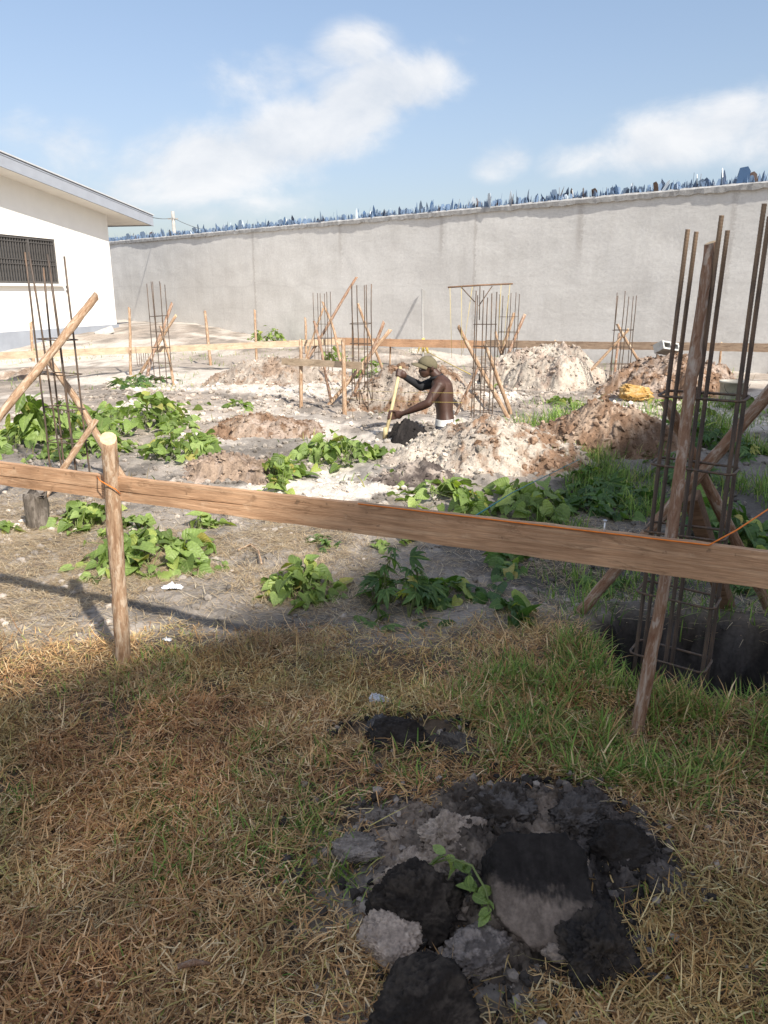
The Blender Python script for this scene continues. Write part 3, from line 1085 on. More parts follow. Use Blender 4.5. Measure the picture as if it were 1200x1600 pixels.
# near right column standing in its pit
YAWR = math.radians(-34)
near_col = column('nearest tall rusty rebar column standing in the pit at the right', (1.165, 2.86), YAWR, .27, .125, -.52, [1.76, 1.80, 1.83, 1.76, 1.76, 1.80], [-.14, .12, .39, .655, .915, 1.18], .0080, .0052, ribbed=True, lean=(.012, 0), seed=1)
for o in near_col.children:
    if o.name.startswith('rebar'):
        k_ = (o.location.x + .135) / .27
        if .3 < k_ < .7: o.location.x -= .012
        o.rotation_euler = (random.gauss(0, .003), .026 - .016 * k_, 0)
        o.data.materials.clear() if o.data.materials[0] != M['rebar_near'] else None
        if len(o.data.materials) == 0: o.data.materials.append(M['rebar_near'])
# the others
col_px('rebar column among leaves behind the left end of the front plank', 112, 758, 62, 410, math.radians(-24), 2, t=6.25, wid=.28, dep=.14, z0=-.2, tops_j=.06)
col_px('rebar column in front of the wall near the white house', 256, 600, 22, 441, math.radians(-30), 3)
col_px('rebar column behind the small plank, crossed by a long pole', 506, 580, 22, 455, math.radians(-25), 4, t=15)
col_px('rebar column right of the small plank on two stakes', 566, 640, 26, 449, math.radians(-25), 5)
col_px('rebar column carrying a cross bar with yellow strings', 752, 655, 27, 458, math.radians(-25), 6)
col_px('rebar column just behind the one with the cross bar', 790, 598, 22, 458, math.radians(-30), 7)
col_px('rebar column between the two soil heaps near the wall', 966, 604, 24, 459, math.radians(-30), 8)

# short rebar stubs by the left board
st = P(223, 556, 16.5)
stub = empty('rebar_stub_cage', st)
tag(stub, 'row of short rebar stubs near the left far plank', 'rebar')
for i in range(6):
    MB().tube([(i * .048 - .13, 0.02 * (i % 2), -.2), (i * .048 - .13, .02 * (i % 2), .18)], .007, 5).build('rebar', M['rebar'], stub)

# cross bar, prop and strings on the column by the digger
T6 = depth_at(752, 655)
ca, cb = P(700, 449, T6), P(801, 443.5, T6 + .2)
cbar = empty('string_cross_bar', ca)
tag(cbar, 'brown cross bar fixed on top of a rebar column', 'cross bar')
MB().tube([(0, 0, 0), (cb - ca) * .5 + Vector((0, 0, .005)), cb - ca], .011, 7).build('bar', M['timber'], cbar, True)
for (a, b) in (((721, 449), (742, 472)), ((769, 447), (748, 478)), ((750, 446), (749, 500))):
    MB().tube([P(*a, T6) - ca, P(*b, T6) - ca], .007, 5).build('strut', M['rebar'], cbar, True)
for i, (a, b, lab) in enumerate((((703, 449), (706, 560), 'yellow string hanging from the left tip of the cross bar'), ((721, 448), (721, 556), 'second yellow string hanging from the cross bar'), ((738, 448), (723, 552), 'slanting yellow string below the cross bar'), ((783, 445), (779, 520), 'yellow string on the right part of the cross bar'), ((797, 444), (786, 540), 'yellow string at the right tip of the cross bar'))):
    tag(MB().tube([P(*a, T6), P(*b, T6 + .15)], .003, 4).build('hanging_string', M['yellow_string'], None, True), lab, 'string')

# ------------------------------------------------------------------ front plank, its post and the poles at the right
FA = Vector((-2.15, 3.46, .845)); FB = Vector((1.62, 1.805, .845)) + (Vector((1.62, 1.805, .845)) - FA).normalized() * .9
plank('front_plank', FA, FB, .105, .024, 'long brown sawn plank running across the whole foreground', 'plank', 3, crack=(0.0, .385))
post = pole('fence_post', (-1.128, 2.955, -.35), (-1.085, 2.985, .995), .032, .030, 'short debarked post holding the front plank at the left', 'post', 'bark_tan', .010, 4, seg=14, n_=30, knots=3)
pole('fence_post', (FB.x - .35, FB.y + .09, -.3), (FB.x - .33, FB.y + .10, 1.0), .032, .03, 'debarked post holding the far right end of the front plank', 'post', 'bark_tan', .01, 5, seg=10, n_=16)
# wire tie round post and plank
def ftop(px):
    """point on the plank's upper front edge at a photo column"""
    best = None
    for i in range(400):
        p = FA.lerp(FB, i / 399)
        d = p - Vector((0, 0, CAM_H)); dep = d.y * math.cos(PITCH) - d.z * math.sin(PITCH)
        x_ = 600 + 1200 * d.x / dep
        if best is None or abs(x_ - px) < best[0]: best = (abs(x_ - px), p)
    return best[1]
wp = ftop(172)
tag(MB().tube([ftop(150) + Vector((0, -.003, -.012)), Vector((-1.128, 2.965, .83)), Vector((-1.095, 2.938, .822)), Vector((-1.063, 2.945, .80)), Vector((-1.052, 2.965, .775))], .0022, 5).build('tie_wire', M['orange_string'], None, True), 'thin orange tie round the short front post and plank', 'wire')
# orange string
sp_ = [ftop(x_) + Vector((0, -.004, .003)) for x_ in (560, 650, 760, 870, 990, 1104)]
tag(MB().tube(sp_ + [P(1150, 829, 2.25), P(1215, 786, 2.5), P(1300, 730, 2.9)], .0026, 5).build('orange_string', M['orange_string'], None, True), 'taut orange string along the top of the front plank', 'string')
np_ = ftop(948) + Vector((0, .012, 0))
nail = empty('nail', np_)
tag(nail, 'steel nail standing upright in the front plank', 'nail')
MB().tube([(0, 0, -.02), (0, 0, .036)], .0028, 7).build('shank', M['nail'], nail, True)
MB().tube([(0, 0, .036), (0, 0, .039)], .0065, 9).build('head', M['nail'], nail)

pole('support_pole', (.852, 2.335, -.18), (1.14, 2.835, 1.715), .0225, .019, 'tall reddish barked pole leaning on the nearest rebar column', 'pole', 'bark', .012, 21, seg=14, n_=34, knots=4)
pole('brace_pole', P(872, 992, 3.72) + Vector((-.05, .02, -.1)), P(1262, 540, 3.0), .027, .025, 'long slanting pole behind the nearest rebar column, rising right', 'pole', 'bark', .012, 22, seg=12, n_=26, knots=3)
pole('brace_pole', P(1214, 972, 3.86) + Vector((.04, 0, -.1)), P(1040, 626, 3.12), .026, .023, 'slanting pole behind the nearest rebar column, rising left', 'pole', 'bark', .012, 23, seg=12, n_=26, knots=3)
tb0, tb1 = P(1142, 968, 3.80), P(1081, 774, 3.42)
d_ = (tb1 - tb0)
ts = MB()
L_ = d_.length
qq = d_.normalized().to_track_quat('Z', 'Y').to_matrix()
ts.add([(x_, y_, z_) for z_ in (-.15, L_) for (x_, y_) in ((-.030, -.04), (.030, -.04), (.030, .04), (-.030, .04))], [(3, 2, 1, 0), (4, 5, 6, 7), (0, 1, 5, 4), (1, 2, 6, 5), (2, 3, 7, 6), (3, 0, 4, 7)])
tso = ts.build('timber_stake', M['timber'])
tso.location = tb0; tso.rotation_mode = 'QUATERNION'
tso.rotation_quaternion = d_.normalized().to_track_quat('Z', 'Y') @ Quaternion((0, 0, 1), math.radians(28))
bevel(tso, .004)
tag(tso, 'dark squared timber stake driven in behind the nearest column', 'stake')

# teal string from the front plank to the back right
tag(MB().tube([ftop(742) + Vector((0, .01, .0)), P(800, 770, 4.4), P(905, 718, 6.4)], .0028, 4).build('teal_string', M['teal_string'], None, True), 'thin teal string running back from the front plank', 'string')

# poles of the left column
pole_px('brace_pole', (-60, 735), 4.9, (150, 463), 5.95, 14, 'thick pale pole slanting across the left column towards the house', 'pole', .5, seed=31, bend=.012, seg=12, n_=22)
pole_px('brace_pole', (196, 752), 6.55, (76, 563), 6.45, 12, 'bent pole descending right behind the left column', 'pole', .2, seed=32, bend=.03, seg=10)
pole_px('brace_pole', (66, 778), 5.95, (149, 657), 5.95, 11, 'short pole rising right in front of the left column', 'pole', .15, seed=33, bend=.02, seg=10)
# stump
sp0 = GH(60, 822)
stv = MB(); rs_ = random.Random(9); seg = 12; rows = []
for i, z in enumerate((-.1, .0, .07, .14, .21, .245)):
    for k in range(seg):
        an = 2 * math.pi * k / seg
        r = (.070 + .02 * z + rs_.uniform(-.008, .008)) * (1 + .16 * math.cos(2 * an + .4) + .08 * math.cos(3 * an))
        stv.V.append(Vector((r * math.cos(an), r * math.sin(an), z + (rs_.uniform(-.05, .02) if i == 5 else rs_.uniform(-.012, .012)))))
for i in range(5):
    for k in range(seg):
        stv.F.append((i * seg + k, i * seg + (k + 1) % seg, (i + 1) * seg + (k + 1) % seg, (i + 1) * seg + k))
stv.F.append(tuple(5 * seg + k for k in range(seg)))
so = stv.build('wooden_stump', M['stump'], None, True)
so.location = sp0
tag(so, 'weathered grey wooden stump under the left end of the front plank', 'stump')

# braces of the far columns: (foot px, top px, width px, label, bend)
BR = [
    ((231, 590), (269, 474), 5.5, 'curved pale brace pole left of the column near the house', .05),
    ((219, 584), (275, 493), 5.0, 'lower brace pole leaning right on the column near the house', .02),
    ((271, 602), (250, 509), 4.5, 'brace pole with foot at right of the column near the house', .03),
    ((476, 570), (557, 433), 5.0, 'longest thin pole slanting up right beside the crossed column', .01),
    ((534, 575), (504, 472), 4.5, 'kinked pole descending right from the crossed column', .05),
    ((472, 575), (505, 482), 4.0, 'thin pole leaning right left of the crossed column', .02),
    ((518, 632), (491, 503), 5.0, 'slanting pole passing behind the small plank', .02),
    ((613, 616), (559, 474), 5.0, 'straight pole slanting down right toward the digger', .01),
    ((514, 632), (610, 515), 7.0, 'thick dark pole crossing the column right of the small plank', .01),
    ((541, 640), (600, 503), 6.0, 'pale pole crossing behind the thick dark pole', .02),
    ((793, 652), (716, 510), 7.0, 'long pole slanting down right beside the cross bar column', .015),
    ((796, 645), (757, 537), 7.0, 'steeper pole ending near the slanting pole by the cross bar column', .03),
    ((776, 600), (820, 491), 6.0, 'pole leaning right over the column behind the cross bar', .01),
    ((775, 595), (803, 490), 6.0, 'pale pole standing steeply at the column behind the cross bar', .03),
    ((797, 598), (774, 518), 4.5, 'short pole descending right among the cross bar poles', .02),
    ((712, 648), (747, 575), 5.0, 'pale stick with foot beside the digger, leaning right', .01),
    ((1025, 610), (964, 506), 5.0, 'pole slanting down right on the right soil heap', .008),
    ((905, 598), (982, 515), 5.0, 'pole slanting up right between the two soil heaps', .008),
    ((957, 602), (967, 522), 4.5, 'upright stake at the column between the soil heaps', .02),
]
for i, (a, b, wd, lab, bd) in enumerate(BR):
    t0 = depth_at(*a)
    tt = t0 * (0.985 if i % 2 else 1.02)
    pole_px('brace_pole', a, t0, b, tt, wd, lab, 'pole', .15, seed=50 + i, bend=bd, seg=8, n_=12, mat='bark_tan' if i % 3 else 'bark')

# stakes
for i, (a, b, wd, lab) in enumerate([
    ((204, 586), (202, 481), 4.6, 'thin upright stake just right of the house corner'),
    ((329, 571), (320, 487), 5.0, 'upright stake standing alone before the bare wall'),
    ((402, 580), (398, 484), 4.2, 'thin upright stake beside the bush at the wall'),
    ((52, 565), (48, 503), 5.0, 'thin stake in front of the house plinth'),
    ((471, 636), (470, 531), 6.5, 'left stake of the small plank'),
    ((538, 648), (536, 532), 7.5, 'right stake of the small plank'),
    ((478, 552), (477, 497), 4.0, 'short stake behind the small plank'),
]):
    t0 = depth_at(*a)
    pole_px('wooden_stake', a, t0, b, t0, wd, lab, 'stake', .15, seed=90 + i, bend=.008, seg=8, n_=10)

# planks
ts1 = depth_at(471, 636); ts2 = depth_at(538, 648)
plank('small_plank', P(440, 559.5, ts1 + .12), P(566, 566, ts2 - .1), .092, .025, 'small pale plank nailed to two stakes', 'plank_far', 5)
plank('left_plank', P(-60, 553, 13.0), P(535, 529, 17.2), .125, .028, 'long sunlit plank running back from the left edge', 'plank_far', 6)
plank('wall_plank', P(519, 527.5, 18.0), P(760, 532.5, 16.3), .17, .028, 'long reddish plank in front of the boundary wall', 'plank_red', 7)
plank('wall_plank', P(760, 531.5, 16.25), P(1290, 538, 12.6), .145, .028, 'weathered brown plank before the right part of the wall', 'plank_old', 8)
for (px, t, lab) in ((610, 17.4, 'stake holding the reddish wall plank'), (868, 15.4, 'stake between heap and wall holding the brown wall plank'), (1130, 13.7, 'stake holding the brown wall plank at the right')):
    p = P(px, 530 + (px - 519) * .014, t)
    pole('wooden_stake', (p.x, p.y + .06, H1(p.x, p.y) - .2), (p.x, p.y + .06, p.z + .03), .022, .02, lab, 'stake', seed=px, seg=7, n_=6)

# pipe leaning on the wall
wk = None
r_ = ray(660, 452)
nrm = Vector((WDIR.y, -WDIR.x, 0))
tt = (W0 - Vector((0, 0, CAM_H))).dot(nrm) / r_.dot(nrm)
ptop_ = P(660, 452, tt - .08)
pb = P(661, 556, tt - 1.35)
leanp = empty('leaning_pipe', (pb.x, pb.y, 0))
tag(leanp, 'grey pipe leaning on the boundary wall behind the digger', 'pipe')
MB().tube([(0, 0, -.1), ptop_ - Vector((pb.x, pb.y, 0))], .024, 9).build('shaft', M['galv'], leanp, True)
kp = P(661, 536, tt - 1.2)
kb = MB()
for i in range(7):
    a = random.uniform(0, 6.28)
    kb.tube([kp - Vector((pb.x, pb.y, 0)) + Vector((0, -.05, .12)), kp - Vector((pb.x, pb.y, 0)) + Vector((math.cos(a) * .1, -.08, -.05)), kp - Vector((pb.x, pb.y, 0)) + Vector((math.cos(a) * .17, -.08, -.25))], [.03, .028, .008], 5)
kb.build('yellow_rag', M['yellow_string'], leanp, True)

# yellow building lines across the digger
for (a, ta, b, tb_, lab) in (((540, 609), 10.0, (722, 614), 7.6, 'upper yellow line stretched across the digger'), ((540, 622), 10.0, (722, 629), 7.6, 'lower yellow line stretched across the digger'), ((660, 545), 19.0, (735, 585), 11.5, 'pale line from the leaning pipe toward the cross bar column')):
    tag(MB().tube(sag(P(*a, ta), P(*b, tb_), .01, 6), .0026 if ta < 15 else .008, 4).build('building_line', M['yellow_string'], None, True), lab, 'string')


# ------------------------------------------------------------------ heaps of dug soil
def heap(name, label, cx, cy, rx, ry, h, cols, seed, res=90, rot=0.0, power=1.5, rough=.07, clods=160, csize=(.015, .05), lump=7.0, cat='soil heap', peaks=()):
    ax = np.linspace(-1.25, 1.25, res)
    X_, Y_ = np.meshgrid(ax, ax)
    X_, Y_ = X_.ravel(), Y_.ravel()
    c, s = math.cos(rot), math.sin(rot)
    wx_ = cx + X_ * rx * c - Y_ * ry * s
    wy_ = cy + X_ * rx * s + Y_ * ry * c
    ang = np.arctan2(Y_, X_)
    r = np.sqrt(X_ ** 2 + Y_ ** 2) * (1 + (fbm(np.cos(ang) * 1.6 + 5, np.sin(ang) * 1.6 + 5, seed=seed, oct=3) - .5) * .95)
    r = r * (1 + (fbm(wx_ * 1.6, wy_ * 1.6, seed=seed + 12, oct=3) - .5) * .5)
    prof = np.clip(1 - r, -.3, 1)
    base = np.where(prof > 0, prof ** power / (prof ** power + .32) * 1.32, prof * .5)
    for (qx, qy, qh, qr) in peaks:
        base = base + qh * np.exp(-(((X_ - qx) / qr) ** 2 + ((Y_ - qy) / qr) ** 2))
    lumps = fbm(wx_ * lump, wy_ * lump, seed=seed + 1, oct=5, gain=.58) - .5
    ridg = np.abs(fbm(wx_ * lump * 1.9, wy_ * lump * 1.9, seed=seed + 2, oct=4, gain=.6) - .5)
    inside = sstep(prof, -.05, .2)
    ff = lump * 4.6
    fine = np.abs(fbm(wx_ * ff, wy_ * ff, seed=seed + 6, oct=3, gain=.65) - .5)
    slide = fbm(np.cos(ang) * 7 + 3, np.sin(ang) * 7 + 3, seed=seed + 7, oct=2) - .5
    low = fbm(wx_ * 2.0, wy_ * 2.0, seed=seed + 13, oct=3) - .5
    z = h * base * (.95 + .12 * slide + .8 * low) + inside * (lumps * rough * 1.7 - ridg * rough * 1.3 - fine * rough * 1.5) - .02
    zg = H(wx_, wy_)
    n1 = fbm(wx_ * 4.5, wy_ * 4.5, seed=seed + 3, oct=5, gain=.62)
    n2 = fbm(wx_ * 16, wy_ * 16, seed=seed + 4, oct=3)
    k = sstep(n1 * .7 + n2 * .3 + .06 * lumps, .44, .58)[:, None]
    col = np.asarray(cols[0])[None] * (1 - k) + np.asarray(cols[1])[None] * k
    if len(cols) > 2:
        k2 = sstep(X_ + (n1 - .5) * 2.2, -.25, .25)[:, None] * sstep(n2, .35, .6)[:, None]
        col = col * (1 - k2) + np.asarray(cols[2])[None] * k2
    k3 = sstep(fbm(wx_ * 3.0, wy_ * 3.0, seed=seed + 14, oct=5, gain=.6), .52, .62)[:, None] * .6
    col = col * (1 - k3) + col * np.array([[.62, .60, .60]]) * k3
    col = col * (.74 + .55 * n2[:, None])
    ii = np.arange(res * res).reshape(res, res)
    q = np.stack([ii[:-1, :-1], ii[:-1, 1:], ii[1:, 1:], ii[1:, :-1]], -1).reshape(-1, 4)
    keep = (prof[q] > -.29).any(1)
    o = empty(name, (cx, cy, 0))
    Vm = np.stack([wx_ - cx, wy_ - cy, zg + z], 1)
    mo = new_obj('earth', np_mesh('earth', Vm, [q[keep]], col, True, M['heap']), None, o)
    # loose lumps lying on it
    rg = np.random.default_rng(seed + 99)
    cand = np.where(prof > -.12)[0]
    pick = rg.choice(cand, clods * (6 if rx > .4 and cy > 3 else 3))
    Vs, Fs, Cs = [], [], []
    base_v, base_f = ICO
    for pi in pick:
        sz = csize[0] * .5 + (csize[1] * .6 - csize[0] * .5) * rg.random() ** 5
        dv = (base_v * (1 + (rg.random((len(base_v), 1)) - .5) * .9) * sz * rg.uniform(.6, 1.3, 3)[None]) @ ROTS[rg.integers(len(ROTS))]
        Vs.append(dv + Vm[pi] + np.array([0, 0, sz * .25]))
        Fs.append(base_f + len(base_v) * len(Fs))
        Cs.append(np.repeat((col[pi] * rg.uniform(.8, 1.35))[None], len(base_v), 0))
    co_ = new_obj('loose_lumps', np_mesh('loose_lumps', np.concatenate(Vs), [np.concatenate(Fs)], np.concatenate(Cs), False, M['heap']), None, o)
    co_['kind'] = 'stuff'
    tag(o, label, cat)
    return o


def ico(sub):
    b = bmesh.new()
    bmesh.ops.create_icosphere(b, subdivisions=sub, radius=1)
    b.verts.ensure_lookup_table()
    V = np.array([v.co[:] for v in b.verts]); F = np.array([[v.index for v in f.verts] for f in b.faces])
    b.free()
    return V, F


ICO = ico(1)
ICOS = {5: ico(5), 6: ico(6)}
ROTS = [np.array(Quaternion((random.gauss(0, 1), random.gauss(0, 1), random.gauss(0, 1), random.gauss(0, 1))).normalized().to_matrix()) for _ in range(24)]
S_PALE = (.37, .315, .26); S_PINK = (.32, .25, .20); S_BROWN = (.20, .125, .08); S_WHITE = (.43, .375, .31); S_TAN = (.28, .205, .15)
heap('soil_heap', 'pale pinkish soil heap against the wall right of the cross bar column', 3.02, 13.8, 1.05, .9, .62, (S_WHITE, S_PINK), 201, 170, power=1.25, clods=260, csize=(.02, .07))
heap('soil_heap', 'brown soil heap at the wall with a concrete block on top', 4.6, 12.3, 1.2, .85, .64, (S_BROWN, S_PINK), 202, 170, power=1.25, clods=260, csize=(.02, .08))
heap('soil_heap', 'soil heap directly behind the digger', .52, 11.1, 1.05, .8, .58, (S_PALE, S_BROWN), 203, 170, power=1.2, clods=260, csize=(.02, .07), peaks=((-.1, 0, .15, .4),))
heap('soil_heap', 'wide pale heap of dry soil left of the crossed column', -2.0, 13.8, 1.25, 1.0, .46, (S_PALE, S_TAN), 204, 170, clods=260, csize=(.02, .06))
heap('soil_heap', 'low brown soil heap in the middle of the plot', -1.36, 8.75, .72, .5, .30, (S_BROWN, S_TAN, S_PINK), 205, 130, clods=160)
heap('soil_heap', 'small pinkish soil heap just behind the front plank', -1.33, 6.55, .50, .45, .24, (S_TAN, S_PINK), 206, 130, clods=130, csize=(.012, .05), lump=5)
heap('soil_heap', 'large whitish and brown heap in front of the digger', .95, 7.15, 1.15, .75, .42, (S_WHITE, S_PALE, S_BROWN), 207, 210, clods=420, csize=(.012, .055), rough=.06)
heap('soil_heap', 'brown crumbly heap beside the nearest rebar column', 2.28, 7.75, .82, .72, .50, (S_BROWN, S_TAN), 208, 190, clods=320, csize=(.012, .06))
heap('soil_heap', 'black soil heap beside the hands of the digger', .30, 8.02, .31, .27, .30, ((.022, .019, .018), (.04, .034, .03)), 209, 60, clods=60, csize=(.01, .03))
heap('soil_heap', 'small tan soil heap before the house plinth', -6.6, 14.6, .8, .5, .22, (S_TAN, S_PALE), 210, 50, clods=50)
heap('soil_heap', 'small dark clumpy heap by the leaves behind the front plank', .32, 6.35, .36, .28, .15, ((.10, .08, .07), (.30, .25, .21)), 211, 60, clods=80, csize=(.01, .04))
heap('soil_heap', 'grey crumbled soil heap in the foreground grass', .25, 1.74, .45, .46, .10, ((.31, .245, .19), (.12, .096, .077), (.06, .048, .039)), 212, 260, clods=900, csize=(.003, .026), rough=.05, lump=8)
heap('soil_heap', 'dark crumbled soil around the black slab in the foreground', .57, 1.86, .33, .34, .085, ((.04, .034, .03), (.11, .093, .082)), 213, 220, clods=600, csize=(.003, .026), rough=.05, lump=9)
heap('soil_heap', 'patch of pale grey crumbs at the bottom edge of the grass', -.085, 1.31, .14, .12, .04, ((.22, .195, .17), (.34, .295, .25)), 214, 90, clods=220, csize=(.004, .022), rough=.02, lump=18)
heap('soil_heap', 'flat pinkish grey patch of crumbs left of the black rooty clod', .02, 1.66, .16, .22, .05, ((.25, .21, .18), (.33, .28, .235)), 215, 110, clods=320, csize=(.004, .026), rough=.024, lump=18)
heap('soil_heap', 'flat grey patch of soil in the grass left of the pinkish clod', .0, 1.97, .17, .10, .035, ((.19, .16, .135), (.26, .22, .185)), 216, 90, clods=200, csize=(.004, .022), rough=.02, lump=18)


# ------------------------------------------------------------------ clods
def clod(label, loc, size, seed, col1, col2, cuts=(), rot=(0, 0, 0), rough=.20, colfun=None, name='soil_clod', planes=8):
    """a broken lump: a ball cut by random planes, the given spade cuts left flatter than the rest"""
    V, F = ICOS[6 if max(size) > .06 else 5]
    rr_ = random.Random(seed)
    rad = np.ones(len(V)); flat = np.zeros(len(V))
    for i in range(planes):
        n_v = Vector((rr_.gauss(0, 1), rr_.gauss(0, 1), rr_.gauss(0, .8))).normalized()
        r_p = rr_.uniform(.66, .97) / np.maximum(V @ np.array(n_v), .05)
        rad = np.minimum(rad, r_p)
    for (nrm_, off) in cuts:
        r_p = off / np.maximum(V @ np.array(Vector(nrm_).normalized()), .05)
        flat = np.where(r_p < rad, np.clip((rad - r_p) * 8, 0, 1), flat)
        rad = np.minimum(rad, r_p)
    big_ = fbm(V[:, 0] * 2.2 + 9, V[:, 1] * 2.2 + 9, V[:, 2] * 2.2 + 9, seed=seed, oct=4, gain=.55) - .5
    ridg = np.abs(fbm(V[:, 0] * 5 + 9, V[:, 1] * 5 + 9, V[:, 2] * 5 + 9, seed=seed + 5, oct=4, gain=.65) - .5)
    crumb = fbm(V[:, 0] * 14 + 9, V[:, 1] * 14 + 9, V[:, 2] * 14 + 9, seed=seed + 6, oct=4, gain=.7) - .5
    k = 1 - .85 * flat
    rad = rad * (1 + k * (big_ * rough * 3.4 - ridg * rough * 3.0 + crumb * (.09 + rough * .6)) + flat * crumb * .05)
    n_ = fbm(V[:, 0] * 3 + 4, V[:, 1] * 3 + 4, V[:, 2] * 3 + 4, seed=seed + 3, oct=4)
    V = V * rad[:, None]
    kk = sstep(n_ + crumb * .35, .42, .6)[:, None]
    col = np.asarray(col1)[None] * (1 - kk) + np.asarray(col2)[None] * kk
    col = col * (1 + crumb[:, None] * .9)
    if colfun is not None: col = colfun(V, col, n_)
    V = V * np.asarray(size)[None]
    me_ = np_mesh(name, V, [F], np.clip(col, .008, .8), True, M['clod'])
    o = new_obj(name, me_)
    o.location = loc
    o.rotation_euler = rot
    tag(o, label, 'soil clod')
    return o


BK = (.023, .0185, .0155); BK2 = (.046, .037, .030); GR = (.27, .215, .17); GR2 = (.36, .29, .23)


def slab_col(V, col, n_):
    q = V[:, 1] * .77 + V[:, 2] * .64
    k = sstep(q + (n_ - .5) * .5 + .22 * V[:, 0] + (fbm(V[:, 0] * 22, q * 6, seed=341, oct=3) - .5) * .3, .02, -.30)[:, None]
    grain = (fbm(V[:, 0] * 34, q * 5, seed=340, oct=3) - .5)[:, None]
    return np.array([[.021, .018, .0165]]) * (1 + 1.0 * (n_[:, None] - .5) + .5 * grain) * (1 - k) + np.array([[.15, .118, .095]]) * (.8 + .5 * n_[:, None] + .5 * grain) * k


# big slab lying tilted with its spade-cut face to the camera
clod('large black slab of soil with a flat two tone cut face', Vector((.385, 1.575, .125)), (.155, .15, .15), 301, BK, BK2, cuts=(((0, -.64, .77), .36), ((0, .77, .64), .80), ((1, -.1, .12), .80), ((-1, -.05, .0), .82), ((.55, .5, .5), .93), ((-.6, -.6, -.45), .86), ((.6, -.6, -.5), .84)), rot=(0, 0, .04), rough=.10, colfun=slab_col, planes=0)
CL = [
    ('black rooty clod left of the flat slab', (650, 1425), (.115, .10, .105), 302, BK, BK2, ((.3, -1, .6), .7), .0, .15),
    ('black clod cut off by the bottom edge of the picture', (668, 1590), (.13, .12, .10), 303, BK, BK2, ((0, -1, .7), .6), .3, .12),
    ('grey pinkish crumbly clod at the top of the foreground heap', (705, 1318), (.095, .08, .075), 304, GR, GR2, ((0, -.7, .8), .85), .5, .28),
    ('dark grey clod behind the pinkish clod', (790, 1285), (.10, .08, .085), 305, BK2, (.10, .088, .08), ((0, -.6, .9), .85), .2, .28),
    ('black clod right of the slab with a smooth cut face', (965, 1335), (.10, .075, .075), 306, BK, (.03, .026, .024), ((-.1, -1, .6), .6), .1, .14),
    ('dark crumbly clod above the slab on the right', (895, 1290), (.10, .07, .06), 307, BK2, (.08, .07, .064), ((0, -.5, 1), .85), .4, .3),
    ('black spongy clod at the lower right of the slab', (935, 1490), (.11, .09, .085), 308, (.028, .024, .022), BK2, ((.2, -.6, .8), .85), .8, .26),
    ('small pale grey clod leaning on the foot of the slab', (873, 1492), (.04, .03, .026), 309, GR, (.16, .13, .11), ((0, -1, .5), .7), .2, .2),
    ('flat grey lump in the grass left of the foreground heap', (555, 1335), (.075, .06, .025), 310, (.15, .125, .105), (.22, .185, .155), ((0, 0, 1), .7), .4, .25),
    ('pale grey lump just left of the black rooty clod', (610, 1475), (.075, .085, .05), 311, (.28, .22, .175), (.36, .285, .225), ((0, -.3, 1), .8), .1, .2),
    ('small grey lump between the pinkish clod and the grass', (640, 1350), (.04, .035, .03), 312, GR, GR2, ((0, -.5, 1), .8), 1.1, .26),
    ('black clod with a cut face beside the white litter', (625, 1163), (.125, .085, .085), 313, BK, (.035, .03, .027), ((.1, -1, .75), .62), .1, .15),
    ('rooty dark clod lying right of the black cut clod', (715, 1180), (.10, .065, .05), 314, (.05, .042, .036), (.10, .085, .07), ((0, -.5, 1), .8), -.3, .3),
    ('grey clod on the left shoulder of the dark cut clod', (592, 1145), (.05, .05, .06), 315, (.075, .07, .068), (.13, .12, .115), ((0, -.5, 1), .85), .6, .28),
    ('dark clod between slab and pinkish clod', (745, 1400), (.07, .06, .06), 316, BK2, (.07, .06, .055), ((0, -.5, 1), .85), .6, .28),
    ('grey lump at the lower left of the slab', (745, 1500), (.09, .07, .05), 317, (.10, .084, .074), (.22, .185, .16), ((0, -.5, 1), .85), .6, .2),
]
for (lab, (px, py), sz, sd, c1, c2, cut, rz, rg_) in CL:
    p = GH(px, py)
    zc = p.z + sz[2] * .06 + (.03 if py > 1240 else 0)
    c_ = G(px, py - 8, zc)
    clod(lab, c_, sz, sd, c1, c2, (cut,), (0, 0, rz), rg_)

# ------------------------------------------------------------------ things lying about
blk = P(1034, 545, 12.25)
hb = MB()
for (c_, s_) in (((0, -.055, .1), (.38, .03, .19)), ((0, .055, .1), (.38, .03, .19)), ((-.175, 0, .1), (.03, .08, .19)), ((.175, 0, .1), (.03, .08, .19)), ((0, 0, .1), (.03, .08, .19))):
    hb.box(c_, s_)
b_ = hb.build('concrete_block', M['concrete'])
b_.location = blk + Vector((0, 0, -.03)); b_.rotation_euler = (1.1, .15, .5)
tag(b_, 'hollow concrete block lying on top of the brown heap', 'block')
yb = G(992, 626)
oc = clod('ochre yellow crusty block lying in front of the brown heap', Vector((yb.x, yb.y, .12)), (.27, .2, .15), 330, (.40, .23, .07), (.47, .33, .16), (((0, 0, 1), .75), ((0, -1, .2), .7), ((-1, 0, 0), .85), ((1, 0, 0), .85)), (0, 0, -.1), .2, name='ochre_block', planes=4)
oc['category'] = 'block'
bk = G(1140, 632)
bucket = empty('white_bucket', (bk.x, bk.y, H1(bk.x, bk.y)))
tag(bucket, 'dirty white plastic bucket behind the nearest rebar column', 'bucket')
bm_ = MB()
seg = 20
prof = [(.13, 0), (.135, .02), (.165, .30), (.175, .30), (.175, .325), (.16, .325), (.13, .04), (.0, .03)]
for (r, z) in prof:
    for k in range(seg):
        an = 2 * math.pi * k / seg
        bm_.V.append(Vector((r * math.cos(an), r * math.sin(an), z)))
for i in range(len(prof) - 1):
    for k in range(seg):
        bm_.F.append((i * seg + k, i * seg + (k + 1) % seg, (i + 1) * seg + (k + 1) % seg, (i + 1) * seg + k))
bm_.build('tub', M['white_plastic'], bucket, True)
